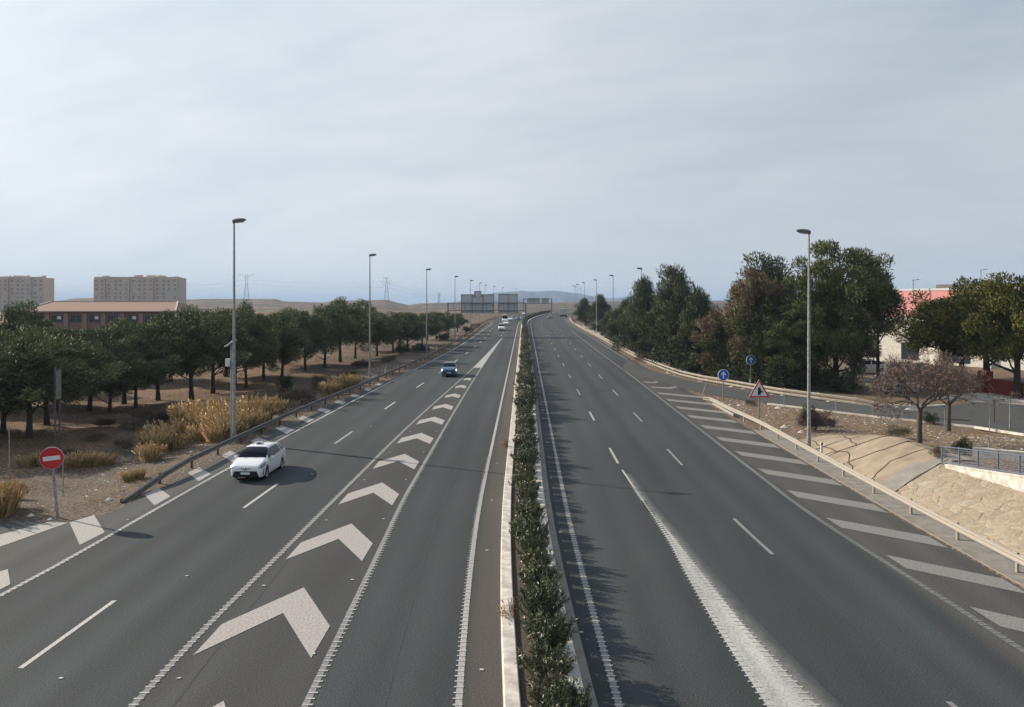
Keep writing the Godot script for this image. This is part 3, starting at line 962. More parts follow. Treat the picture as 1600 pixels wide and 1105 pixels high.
func build_embankment() -> void:
	# concrete gutter at the foot of the near right-hand rail
	var gm := MB.new()
	sweep([Vector2(-0.55, 0.02), Vector2(-0.15, 0.015), Vector2(0.25, 0.03), Vector2(0.75, 0.05), Vector2(0.75, -0.2), Vector2(-0.55, -0.2)], along(func(d): return 17.27 + 1.0 * bend(d), 18.0, 62.0), 0.03, gm)
	tag(obj("gutter", gm, M.concrete_dark), "dusty concrete gutter under the guardrail by the stone slope", "", "", "structure")
	# stone pitching
	var bed := MB.new()
	var slope := func(u: float, d: float, off: float) -> Vector3:      # u 0 at the toe, 1 at the crest
		var x := lerpf(17.95, 21.5, u) + 0.5 * bend(d)
		var y := ground(x, d) + off + 0.10 * sin(u * PI) + 0.05 * fine.get_noise_2d(d * 30.0, u * 60.0)
		return Vector3(x, y, -d)
	for i in 27:
		for j in 8:
			var d0 := 20.0 + i * 0.86
			bed.quad(slope.call(j / 8.0, d0, 0.03), slope.call(j / 8.0, d0 + 0.86, 0.03), slope.call((j + 1) / 8.0, d0 + 0.86, 0.03), slope.call((j + 1) / 8.0, d0, 0.03), Vector3(-0.4, 1, 0))
	var ss := obj("stone_slope", bed, M.sand_concrete)
	tag(ss, "sloping bank paved with irregular sandy stones set in mortar", "stone slope")
	rng.seed = 77
	var nu := 8
	var nd := 34
	var node := {}
	for i in nd + 1:
		for j in nu + 1:
			node[Vector2i(i, j)] = Vector2((j + (rng.randf_range(-0.3, 0.3) if j > 0 and j < nu else 0.0)) / nu, 20.4 + (i + rng.randf_range(-0.32, 0.32) + 0.5 * (j % 2)) * 0.66)
	for i in nd:
		for j in nu:
			if rng.randf() < 0.05: continue
			var q := [node[Vector2i(i, j)], node[Vector2i(i + 1, j)], node[Vector2i(i + 1, j + 1)], node[Vector2i(i, j + 1)]]
			var c := Vector2.ZERO
			for e in q: c += e / 4.0
			var m := MB.new()
			var k := rng.randf_range(0.9, 1.08)
			m.col = Color(0.47, 0.385, 0.275).lerp(Color(0.50, 0.43, 0.33), rng.randf()) * k
			var ring := []
			for e in 4:
				var a: Vector2 = q[e]
				var b: Vector2 = q[(e + 1) % 4]
				for f in [0.18, 0.82]: ring.append(a.lerp(b, f))
			var rise := rng.randf_range(0.036, 0.05)
			var ins := 0.97 + rng.randf() * 0.03
			for e in 8:
				var a: Vector2 = c.lerp(ring[e], ins)
				var b: Vector2 = c.lerp(ring[(e + 1) % 8], ins)
				var a2: Vector2 = c.lerp(ring[e], ins * 0.80)
				var b2: Vector2 = c.lerp(ring[(e + 1) % 8], ins * 0.80)
				m.trio(slope.call(c.x, c.y, rise + 0.008), slope.call(a2.x, a2.y, rise), slope.call(b2.x, b2.y, rise), Vector3(-0.4, 1, 0))
				m.quad(slope.call(a2.x, a2.y, rise), slope.call(b2.x, b2.y, rise), slope.call(b.x, b.y, 0.02), slope.call(a.x, a.y, 0.02), (slope.call(a.x, a.y, 0.1) - slope.call(c.x, c.y, 0.0)) + Vector3(0, 0.2, 0))
			obj("stone", m, M.pitch_stone, ss)
	# the smooth concrete hump past the stones
	var hump := MB.new()
	var hs := func(u: float, v: float, off: float) -> Vector3:
		var d := lerpf(42.9, 57.5, v)
		var wide := lerpf(5.4, 2.6, v)
		var x := 18.05 + wide * u + 0.5 * v
		var y := ground(x, d) + 0.05 + off + 0.42 * sin(PI * clampf(u, 0, 1)) * sin(PI * clampf(v, 0.02, 0.98)) * (1.0 - 0.45 * v) - 0.10 * smooth(0.85, 1.0, u) + 0.06 * sin(v * 21.0) * u * (1.0 - u) * 2.0
		return Vector3(x, y, -d)
	for i in 22:
		for j in 12:
			var a := [hs.call(j / 12.0, i / 22.0, 0.0), hs.call(j / 12.0, (i + 1) / 22.0, 0.0), hs.call((j + 1) / 12.0, (i + 1) / 22.0, 0.0), hs.call((j + 1) / 12.0, i / 22.0, 0.0)]
			hump.quad(a[0], a[1], a[2], a[3], Vector3(-0.3, 1, 0))
	var h := obj("concrete_apron", hump, M.sand_concrete)
	tag(h, "smooth sandy concrete hump with dark cracks beside the stone slope", "concrete apron")
	for crack in [[[0.0, 0.62], [0.35, 0.52], [0.7, 0.5], [1.0, 0.36]], [[0.05, 0.4], [0.4, 0.32], [0.75, 0.3], [0.98, 0.2]], [[0.0, 0.13], [0.3, 0.2], [0.65, 0.17], [1.0, 0.06]], [[0.35, 0.52], [0.5, 0.7], [0.75, 0.86]], [[0.0, 0.3], [0.18, 0.5], [0.1, 0.75], [0.2, 0.95]]]:
		var cm := MB.new()
		var pts := []
		var rad := []
		for i in crack.size() - 1:
			for s in 5:
				var u := lerpf(crack[i][0], crack[i + 1][0], s / 5.0)
				var v := lerpf(crack[i][1], crack[i + 1][1], s / 5.0)
				pts.append(hs.call(u + 0.02 * sin(s * 2.0 + i), v, 0.0))
				rad.append(0.035)
		cm.tube(pts, rad, 5)
		obj("crack", cm, M.soil, h)
	# dark strip between hump and stones
	var ds := MB.new()
	for j in 10:
		var f := func(u: float, d: float) -> Vector3: return slope.call(u, d, 0.09)
		ds.quad(f.call(j / 10.0, 41.9 + j * 0.12), f.call(j / 10.0, 43.6 + j * 0.14), f.call((j + 1) / 10.0, 43.74 + j * 0.14), f.call((j + 1) / 10.0, 42.02 + j * 0.12), Vector3(-0.4, 1, 0))
	tag(obj("concrete_channel", ds, M.concrete_dark), "grey concrete drain channel running down between hump and stones", "drain channel")
	# white parapet with the blue railing of the footbridge ramp
	var p0 := G(1472, 729)
	var p1 := G(1600, 768)
	var dir := (p1 - p0)
	var seen := dir.length()
	dir.y = 0.0
	dir = dir.normalized()
	var len := seen + 5.0
	var y0 := p0.y
	var rise := (p1.y + 0.62 - (p0.y + 0.10)) / seen
	var wall := MB.new()
	wall.prism(PackedVector2Array([Vector2(0.5, -1.2), Vector2(len, -1.2), Vector2(len, 0.10 + rise * len), Vector2(0.5, 0.10 + rise * 0.5)]), 0.26)
	wall.bar(Vector3(0.5, 0.13 + rise * 0.5, 0), Vector3(len, 0.13 + rise * len, 0), 0.32, 0.07)
	var bs := Basis(dir, Vector3.UP, dir.cross(Vector3.UP))
	var wo := obj("parapet_wall", wall, M.concrete)
	wo.transform = Transform3D(bs, Vector3(p0.x, y0, p0.z))
	tag(wo, "low cream parapet wall under the grey-blue railing, above the stones", "parapet wall")
	var rt := thing("railing", "grey-blue steel railing with wire mesh panels on the cream parapet", "railing", Vector3(p0.x, y0 + 0.15, p0.z))
	rt.transform.basis = Basis(dir + Vector3.UP * rise, Vector3.UP, dir.cross(Vector3.UP))
	var post := MB.new()
	post.box(Vector3(0, 0.45, 0), Vector3(0.07, 0.95, 0.07), Basis(), 0.008)
	var pmesh := post.mesh()
	var n := 0
	var xx := 0.0
	while xx < len - 0.4:
		place(pmesh, "post", M.blue_steel, rt, Transform3D(Basis(), Vector3(xx, 0, 0)))
		if xx + 1.5 < len:
			for yy in [0.86, 0.08]:
				var fr := MB.new()
				fr.box(Vector3(xx + 0.75, yy, 0), Vector3(1.44, 0.05, 0.05))
				obj("rail", fr, M.blue_steel, rt)
			var w := MB.new()
			for i in 13: w.bar(Vector3(xx + 0.1 + i * 0.1, 0.1, 0), Vector3(xx + 0.1 + i * 0.1, 0.84, 0), 0.007)
			for i in 7: w.bar(Vector3(xx + 0.04, 0.15 + i * 0.1, 0), Vector3(xx + 1.46, 0.15 + i * 0.1, 0), 0.007)
			obj("wire_mesh", w, M.mesh_wire, rt)
		xx += 1.5
		n += 1
	var b0 := G(1520, 713)
	var b1 := G(1640, 724)
	var lm := MB.new()
	lm.bar(b0 + Vector3(0, 0.22, 0), b1 + Vector3(0, 0.22, 0), 0.42, 0.5)
	tag(obj("low_wall", lm, M.concrete), "low pale concrete ledge behind the blue railing", "low wall")

# ---------------------------------------------------------------- buildings and the far land
func build_buildings() -> void:
	# red-roofed brick school beyond the pines
	var d := 190.0
	var a := at_depth(34, 486, d)
	var b := at_depth(273, 486, d)
	var ridge_y := at_depth(0, 471.5, d + 8.0).y
	var eave := a.y
	var base := ground(-60, 190) - 1.0
	var s := thing("school_building", "long low brick building with red tiled hip roof behind the pine grove", "building", Vector3(a.x, base, -d))
	var len := b.x - a.x
	var h := eave - base
	var red := mat(Color(0.44, 0.285, 0.22), 0.9, noise_tex(0.05, 0.7, 1.0, 51, 4), 0.15)
	var brick := mat(Color(0.28, 0.18, 0.14), 0.9, noise_tex(0.04, 0.8, 1.0, 52, 4), 0.2)
	var w := MB.new()
	w.box(Vector3(len * 0.5, h * 0.5 - 0.15, -8.5), Vector3(len - 1.0, h - 0.3, 16.0))
	obj("wall", w, brick, s)
	var rf := MB.new()
	var ry := ridge_y - base
	var e0 := Vector3(-0.3, h, 0.4)
	var e1 := Vector3(len + 0.3, h, 0.4)
	var e2 := Vector3(len + 0.3, h, -17.4)
	var e3 := Vector3(-0.3, h, -17.4)
	var r0 := Vector3(2.2, ry, -8.0)
	var r1 := Vector3(len - 2.6, ry, -8.0)
	rf.quad(e0, e1, r1, r0, Vector3(0, 1, 1))
	rf.quad(e3, e2, r1, r0, Vector3(0, 1, -1))
	rf.trio(e1, e2, r1, Vector3(1, 1, 0))
	rf.trio(e0, e3, r0, Vector3(-1, 1, 0))
	rf.quad(e0, e1, e2, e3, Vector3(0, -1, 0))
	var roof := obj("roof", rf, red, s)
	var tr := MB.new()
	tr.bar(r1 + Vector3(0, 0.1, 0), e1 + Vector3(0, 0.1, 0), 0.35, 0.15)
	tr.bar(r0 + Vector3(0, 0.1, 0), e0 + Vector3(0, 0.1, 0), 0.35, 0.15)
	tr.bar(r0 + Vector3(0, 0.08, 0), r1 + Vector3(0, 0.08, 0), 0.3, 0.12)
	obj("ridge_trim", tr, M.concrete, roof)
	var gut := MB.new()
	gut.bar(e0 + Vector3(0, -0.1, 0.05), e1 + Vector3(0, -0.1, 0.05), 0.2, 0.22)
	obj("gutter", gut, mat(Color(0.45, 0.30, 0.24), 0.7), roof)
	var pil := MB.new()
	pil.box(Vector3(0, h * 0.5 - 0.2, -0.35), Vector3(0.9, h - 0.5, 0.4))
	var win := MB.new()
	win.box(Vector3(0, h - 1.75, -0.48), Vector3(2.7, 1.7, 0.08))
	var frm := MB.new()
	for q in [-1.35, 0.0, 1.35]: frm.box(Vector3(q, h - 1.75, -0.43), Vector3(0.09, 1.75, 0.08))
	for q in [-0.87, 0.87]: frm.box(Vector3(0, h - 1.75 + q, -0.43), Vector3(2.8, 0.09, 0.085))
	var pm := pil.mesh()
	var wm := win.mesh()
	var fm := frm.mesh()
	var x := 1.3
	var i := 0
	while x < len - 2.0:
		place(pm, "pilaster", red, s, Transform3D(Basis(), Vector3(x, 0, 0)))
		if x + 4.2 < len:
			var wi := place(wm, "window", M.window, s, Transform3D(Basis(), Vector3(x + 2.1, 0, 0)))
			obj("frame", fm, M.concrete_dark, wi)
			if i % 2 == 1:
				var bl := MB.new()
				bl.box(Vector3(0.5, h - 1.5, -0.42), Vector3(0.8, 0.7, 0.05))
				obj("blind", bl, M.sign_white, wi)
		x += 4.2
		i += 1
	# far apartment blocks
	var stucco := mat(Color(0.72, 0.60, 0.48), 0.9, noise_tex(0.02, 0.85, 1.0, 55, 3), 0.05)
	var stucco2 := mat(Color(0.62, 0.48, 0.37), 0.9)
	var shade := mat(Color(0.34, 0.31, 0.29), 0.5)
	for e in [[-75, 68, "sandy apartment block at the left edge with glazed balconies"], [147, 279, "wide sandy apartment block with flat roof clutter beyond the school"]]:
		var dd := 620.0
		var p0 := at_depth(e[0], 434, dd)
		var p1 := at_depth(e[1], 434, dd)
		var t := thing("apartment_block", e[2], "building", Vector3(p0.x, 2.0, -dd), 0.0, "far sandy apartment blocks")
		var wd := p1.x - p0.x
		var ht := p0.y - 2.0
		var m := MB.new()
		m.box(Vector3(wd * 0.5, ht * 0.5, -7), Vector3(wd, ht, 14))
		obj("wall", m, stucco, t)
		rng.seed = 3 + int(e[1])
		var bays := int(wd / 8.0)
		for k in bays:
			var bx := (k + 0.5) * wd / bays
			if k % 2 == 0:
				var bm := MB.new()
				bm.box(Vector3(bx, ht * 0.5 - 0.6 + 0.1 * k, 0.7), Vector3(wd / bays * 0.92, ht - 0.5, 1.6))
				obj("stair_tower", bm, stucco2 if k % 4 == 0 else stucco, t)
		var wn := MB.new()
		wn.box(Vector3.ZERO, Vector3(1.5, 1.5, 0.3))
		var wmesh := wn.mesh()
		for f in int(ht / 3.0):
			for k in bays * 2:
				if rng.randf() < 0.12: continue
				var bx := (k + 0.5) * wd / (bays * 2)
				var zz := 1.5 if (k / 2) % 2 == 0 else 0.02
				place(wmesh, "window", shade if rng.randf() < 0.85 else M.concrete, t, Transform3D(Basis(), Vector3(bx, ht - 2.4 - f * 3.0, zz)))
		var rm := MB.new()
		for k in 16:
			var q := rng.randf_range(0.6, 2.2)
			rm.box(Vector3(rng.randf_range(2, wd - 2), ht + q * 0.5 - 0.1, rng.randf_range(-11, -2)), Vector3(rng.randf_range(0.8, 4.5), q, 2.0))
		for k in 5:
			var q := rng.randf_range(2, wd - 2)
			rm.bar(Vector3(q, ht, -4), Vector3(q, ht + rng.randf_range(2.0, 4.0), -4), 0.12)
		rm.box(Vector3(wd * 0.5, ht + 0.2, 0.1), Vector3(wd, 0.9, 0.25))
		obj("roof_clutter", rm, stucco, t)
	# store with the red fascia behind the trees on the right
	var q0 := at_depth(1318, 455, 132.0)
	var q1 := at_depth(1720, 447, 104.0)
	var gy := ground(60, 110) - 0.5
	var st := thing("store", "white store building with broad pinkish red fascia behind the ficus trees", "building", Vector3(q0.x, gy, q0.z))
	var dir := (q1 - q0)
	dir.y = 0.0
	var L := dir.length()
	dir = dir.normalized()
	st.transform.basis = Basis(dir, Vector3.UP, dir.cross(Vector3.UP))
	var top := q0.y - gy
	var wl := MB.new()
	wl.box(Vector3(L * 0.5, top * 0.5 - 2.1, -10.0), Vector3(L, top - 4.2, 19.2))
	obj("wall", wl, mat(Color(0.80, 0.77, 0.70), 0.85, noise_tex(0.02, 0.85, 1.0, 61, 3), 0.2), st)
	var fa := MB.new()
	fa.box(Vector3(L * 0.5, top - 2.0, -0.2), Vector3(L + 0.6, 3.9, 0.5))
	fa.box(Vector3(L * 0.5, top - 2.0, -19.8), Vector3(L + 0.6, 3.9, 0.5))
	fa.box(Vector3(-0.05, top - 2.0, -10.0), Vector3(0.5, 3.9, 19.0))
	var fascia := obj("fascia", fa, mat(Color(0.78, 0.34, 0.32), 0.6), st)
	var tb := MB.new()
	tb.box(Vector3(L * 0.5, top + 0.05, -0.2), Vector3(L + 0.7, 0.3, 0.6))
	tb.box(Vector3(L * 0.5, top - 4.15, -0.15), Vector3(L + 0.7, 0.55, 0.62))
	obj("trim", tb, M.sign_white, fascia)
	var rb := MB.new()
	rb.box(Vector3(L * 0.5 + 6.0, top + 0.35, -9.0), Vector3(L - 14.0, 0.9, 12.0))
	obj("roof", rb, M.concrete_dark, st)
	for e in [["O", 7.9], ["S", 7.0]]:
		var tm := TextMesh.new()
		tm.text = e[0]
		var sf := SystemFont.new()
		sf.font_names = PackedStringArray(["Droid Sans"])
		sf.font_weight = 700
		tm.font = sf
		tm.font_size = 64
		tm.pixel_size = 0.021
		tm.depth = 0.08
		var lo := obj("letter", tm, M.sign_white, fascia)
		lo.position = Vector3(e[1], top - 2.05, 0.09)
	for e in [1.5, L * 0.42, L * 0.62]:
		var cm := MB.new()
		cm.box(Vector3(e, top * 0.5 - 2.2, -0.18), Vector3(0.9, top - 4.4, 0.5))
		obj("column", cm, mat(Color(0.62, 0.57, 0.46), 0.85), st)
	for e in [[L * 0.5, 3.2, 1.4], [L * 0.3, 2.6, 1.2]]:
		var gm := MB.new()
		gm.box(Vector3(e[0], 2.4, -0.38), Vector3(e[1], e[2] * 2.0, 0.08))
		obj("window", gm, M.window, st)
	for e in [[1533, 421], [1549, 427], [1427, 437]]:
		var p := at_depth(e[0], e[1], 122.0)
		var am := MB.new()
		am.bar(Vector3(0, -3.4, 0), Vector3(0, 0, 0), 0.07)
		am.bar(Vector3(-0.1, -0.1, 0), Vector3(0.9, 0.05, 0), 0.06)
		for k in 4: am.bar(Vector3(0.1 + k * 0.22, -0.05, -0.35), Vector3(0.1 + k * 0.22, -0.02, 0.35), 0.04)
		var ao := obj("aerial", am, M.gantry)
		ao.position = p
		tag(ao, ["thin roof aerial with a side arm, tallest above the right trees", "lower roof aerial right of the tallest one", "small aerial on the store roof beside the big pine"][[1533, 1549, 1427].find(e[0])], "aerial")
	# red yard wall and grey wall behind it
	var m1 := MB.new()
	var z0 := G(1537, 616)
	var z1 := G(1690, 640)
	m1.bar(z0 + Vector3(1.0, 0.7, -1.6), z1 + Vector3(1.0, 0.7, -1.6), 0.3, 1.6)
	m1.box(z0 + Vector3(0.9, 1.05, -1.4), Vector3(1.2, 2.3, 0.9), Basis(), 0.03)
	tag(obj("yard_wall", m1, mat(Color(0.30, 0.055, 0.04), 0.85, noise_tex(0.03, 0.7, 1.0, 71, 4), 0.4)), "low red painted yard wall under the ficus trees", "wall")
	var pv := MB.new()
	pv.quad(G(1440, 622, 0.03), G(1545, 612, 0.03), G(1700, 640, 0.03), G(1560, 626, 0.03), Vector3.UP)
	tag(obj("pavement", pv, M.concrete), "pale pavement at the foot of the red yard wall", "", "", "structure")

func hill_profile(px: float, tab: Array) -> float:
	for i in range(0, tab.size() - 2, 2):
		if px <= tab[i + 2]:
			var t := clampf((px - tab[i]) / (tab[i + 2] - tab[i]), 0.0, 1.0)
			t = t * t * (3.0 - 2.0 * t)
			return lerpf(tab[i + 1], tab[i + 3], t)
	return tab[-1]

func far_sheet(tab: Array, d0: float, d1: float, d2: float, y0: Callable, rough: float, color: Callable, px0: float, px1: float, dpx: float, rows: int) -> MB:
	# land that rises from d0 to a crest at d1 and falls away to d2
	var m := MB.new()
	var prev := []
	var k := px0
	while k <= px1:
		var row := []
		var crest := EYE - (hill_profile(k, tab) - CY) / F * d1
		for j in rows + 1:
			var t := float(j) / rows
			var d := lerpf(d0, d2, t)
			var a: float = y0.call((k - CX) / F * d0)
			var y := crest
			if d < d1: y = lerpf(a, crest, pow((d - d0) / (d1 - d0), 1.25))
			else: y = lerpf(crest, crest - 60.0, pow((d - d1) / (d2 - d1), 1.6))
			var x := (k - CX) / F * d
			var u := clampf((d - d0) / (d1 - d0), 0.0, 1.0)
			y += rough * big.get_noise_2d(x * 0.25, d * 0.25) * u * (1.0 - u) * 4.0
			row.append(Vector3(x, y, -d))
		if prev.size():
			for j in rows:
				m.col = color.call(prev[j])
				m.quad(prev[j], prev[j + 1], row[j + 1], row[j], Vector3.UP)
		prev = row
		k += dpx
	return m

func build_far() -> void:
	var tab := [-900, 471, 0, 471, 90, 470, 120, 466, 200, 465, 300, 468, 320, 467, 428, 467, 446, 471, 500, 472.5, 550, 469.5, 604, 468.5, 622, 473, 640, 477, 654, 474, 700, 473, 760, 474, 830, 473, 900, 472.5, 960, 471, 1000, 470, 1600, 467, 2500, 467]
	var plain := func(p: Vector3) -> Color:
		var n := big.get_noise_2d(p.x * 0.4, p.z * 0.4)
		var c := Color(0.225, 0.155, 0.115).lerp(Color(0.12, 0.095, 0.068), clampf(0.45 + n * 1.3, 0, 1))
		if fine.get_noise_2d(p.x * 0.6, p.z * 2.0) > 0.12: c = c.lerp(Color(0.08, 0.085, 0.045), 0.7)
		return c
	var m := far_sheet(tab, 440.0, 1150.0, 1700.0, func(x): return ground(x, 440.0) - 0.9, 3.0, plain, -900, 2500, 9, 44)
	tag(obj("hills", m, M.far), "low flat-topped brown hills and dry plain beyond the motorway", "", "", "structure")
	var tab2 := [-900, 478, 620, 479, 700, 474, 742, 465, 772, 457.5, 800, 455.5, 815, 454, 830, 455.5, 866, 454, 902, 458, 935, 464.5, 955, 466, 985, 463.5, 1015, 467, 1100, 471, 1300, 470, 1600, 474, 2500, 476]
	var m2 := far_sheet(tab2, 3800.0, 6200.0, 8000.0, func(_x): return -25.0, 60.0, func(p): return Color(0.085, 0.09, 0.085).lerp(Color(0.12, 0.11, 0.095), clampf(0.5 + big.get_noise_2d(p.x * 0.05, p.z * 0.05), 0, 1)), -900, 2500, 8, 24)
	tag(obj("mountain", m2, M.far), "long hazy blue mountain ridge on the horizon", "", "", "structure")
	var low := MB.new()
	low.quad(Vector3(-9000, -30, -900), Vector3(9000, -30, -900), Vector3(14000, -60, -11000), Vector3(-14000, -60, -11000), Vector3.UP)
	low.col = Color(0.2, 0.17, 0.12)
	tag(obj("terrain", low, mat(Color(0.2, 0.17, 0.12), 0.95)), "distant lowland between the hills and the mountain", "", "", "structure")
	var side := MB.new()
	for e in [[-1400.0, -189.0], [189.0, 1400.0]]:
		for k in 12:
			var d0 := 2.0 + k * 40.0
			side.quad(Vector3(e[0], road_y(d0) - 0.3, -d0), Vector3(e[1], road_y(d0) - 0.3, -d0), Vector3(e[1], road_y(minf(d0 + 40.0, 470.0)) - 0.3, -d0 - 40.0), Vector3(e[0], road_y(minf(d0 + 40.0, 470.0)) - 0.3, -d0 - 40.0), Vector3.UP)
	tag(obj("ground", side, mat(Color(0.24, 0.18, 0.12), 0.95)), "dry open ground spreading away on both sides of the motorway corridor", "", "", "structure")
	# pylons
	for e in [[385, 427, 470, 880.0, 0, "lattice power pylon with raised horns standing on the left hill"], [604, 433, 472, 930.0, 1, "narrow lattice power pylon with three crossarms above the central hill"], [686, 457, 474, 1150.0, 1, "smallest power pylon just left of the first sign gantry"]]:
		var top := at_depth(e[0], e[1], e[3])
		var bot := at_depth(e[0], e[2], e[3])
		var h := top.y - bot.y
		var t := thing("power_pylon", e[5], "pylon", bot, 0.25, "power pylons on the hills")
		var w := h * 0.11
		var th := 0.2
		var tw := MB.new()
		var waist := 0.62
		for sx in [-1.0, 1.0]:
			for sz in [-1.0, 1.0]:
				tw.bar(Vector3(sx * w, -3, sz * w), Vector3(sx * w * 0.28, h * waist, sz * w * 0.28), th)
				tw.bar(Vector3(sx * w * 0.28, h * waist, sz * w * 0.28), Vector3(sx * w * (0.28 if e[4] == 0 else 0.1), h * 0.97, sz * w * 0.1), th)
			for k in 6:
				var f0 := k / 6.0
				var f1 := (k + 1) / 6.0
				var w0 := lerpf(w, w * 0.28, f0)
				var w1 := lerpf(w, w * 0.28, f1)
				tw.bar(Vector3(-sx * w0, h * waist * f0, w0), Vector3(sx * w1, h * waist * f1, w1), th * 0.6)
		obj("tower", tw, M.gantry, t)
		var arms: Array = [[0.86, 0.26]] if e[4] == 0 else [[0.98, 0.13], [0.84, 0.19], [0.70, 0.16]]
		for a in arms:
			var am := MB.new()
			for sx in [-1.0, 1.0]:
				am.bar(Vector3(0, h * a[0], 0), Vector3(sx * h * a[1], h * (a[0] + (0.0 if e[4] else 0.12)), 0), th)
				am.bar(Vector3(0, h * (a[0] - 0.06), 0), Vector3(sx * h * a[1], h * (a[0] + (0.0 if e[4] else 0.12)), 0), th * 0.7)
				am.bar(Vector3(sx * h * a[1], h * (a[0] + (0.0 if e[4] else 0.12)), 0), Vector3(sx * h * a[1], h * (a[0] - 0.07), 0), th * 0.5)
			obj("crossarm", am, M.gantry, t)
	var wires := [[290, 445, 385, 437], [290, 452, 385, 444], [385, 437, 604, 441], [385, 444, 604, 449], [604, 441, 686, 462], [604, 449, 686, 465]]
	var names := ["upper power line left of the horned pylon", "lower power line left of the horned pylon", "upper power line between the horned pylon and the narrow pylon", "lower power line between the horned pylon and the narrow pylon", "upper power line from the narrow pylon to the smallest pylon", "lower power line from the narrow pylon to the smallest pylon"]
	for i in wires.size():
		var q: Array = wires[i]
		var pts := []
		var rad := []
		for k in 13:
			var u := k / 12.0
			pts.append(at_depth(lerpf(q[0], q[2], u), lerpf(q[1], q[3], u) + 5.0 * u * (1.0 - u) * 4.0 * 0.6, lerpf(900, 930, u)))
			rad.append(0.06)
		var wm := MB.new()
		wm.tube(pts, rad, 4)
		tag(obj("power_line", wm, M.gantry), names[i], "cable", "power lines between the pylons")

# ---------------------------------------------------------------- sign gantries, seen from behind
func panel_back(t: Node3D, x0: float, x1: float, y0: float, y1: float, z: float, nrib: int) -> void:
	var m := MB.new()
	m.box(Vector3((x0 + x1) * 0.5, (y0 + y1) * 0.5, z - 0.06), Vector3(x1 - x0, y1 - y0, 0.08), Basis(), 0.02)
	var p := obj("sign_panel", m, M.sign_back, t)
	var r := MB.new()
	for i in nrib + 1:
		var x := lerpf(x0, x1, float(i) / nrib)
		r.box(Vector3(x, (y0 + y1) * 0.5, z + 0.04), Vector3(0.10, y1 - y0, 0.12))
	r.box(Vector3((x0 + x1) * 0.5, y1 - 0.05, z + 0.02), Vector3(x1 - x0 + 0.1, 0.12, 0.10))
	obj("panel_rib", r, M.gantry, p)

func build_gantries() -> void:
	for g in [[0, 200.0, 700.0, 821.5, 473.5, 485.5, "large sign gantry spanning the oncoming lanes with grey panel backs"], [1, 430.0, 818.0, 862.0, 467.0, 474.5, "smaller far sign gantry with two grey panels where the road bends"]]:
		var d: float = g[1]
		var a := at_depth(g[2], g[4], d)
		var b := at_depth(g[3], g[5], d)
		var gx := (a.x + b.x) * 0.5
		var gy := road_y(d)
		var t := thing("sign_gantry", g[6], "sign gantry", Vector3(gx, gy, -d), 0.0, "sign gantries over the motorway")
		var w := b.x - a.x
		var yt := a.y - gy
		var yb := b.y - gy
		var tk := 0.17 if g[0] == 0 else 0.26
		for sx in [-1.0, 1.0]:
			var pm := MB.new()
			pm.bar(Vector3(sx * w * 0.5, -1.0, 0), Vector3(sx * w * 0.5, yt, 0), tk * 1.7)
			obj("post", pm, M.gantry, t)
		for y in [yt, yb]:
			var cm := MB.new()
			for z in [0.0, -0.9]: cm.bar(Vector3(-w * 0.5, y, z), Vector3(w * 0.5, y, z), tk)
			obj("chord", cm, M.gantry, t)
		var br := MB.new()
		var n := 14 if g[0] == 0 else 8
		for i in n + 1:
			var x := lerpf(-w * 0.5, w * 0.5, float(i) / n)
			br.bar(Vector3(x, yb, 0), Vector3(x, yt, 0), tk * 0.55)
			br.bar(Vector3(x, yt, 0), Vector3(x, yt, -0.9), tk * 0.5)
			br.bar(Vector3(x, yb, 0), Vector3(x, yb, -0.9), tk * 0.5)
		obj("lattice", br, M.gantry, t)
		var lim := func(px: float) -> float: return (px - CX) / F * d - gx
		var lv := func(py: float) -> float: return EYE - (py - CY) / F * d - gy
		if g[0] == 0:
			panel_back(t, lim.call(720.0), lim.call(771.5), lv.call(490.0), lv.call(460.0), -1.1, 3)
			panel_back(t, lim.call(741.0), lim.call(751.5), lv.call(464.0), lv.call(455.0), -0.95, 1)
			panel_back(t, lim.call(779.0), lim.call(808.5), lv.call(490.0), lv.call(459.5), -1.1, 2)
		else:
			panel_back(t, lim.call(824.5), lim.call(843.5), lv.call(475.0), lv.call(466.2), -1.1, 2)
			panel_back(t, lim.call(847.0), lim.call(857.0), lv.call(475.0), lv.call(466.2), -1.1, 1)

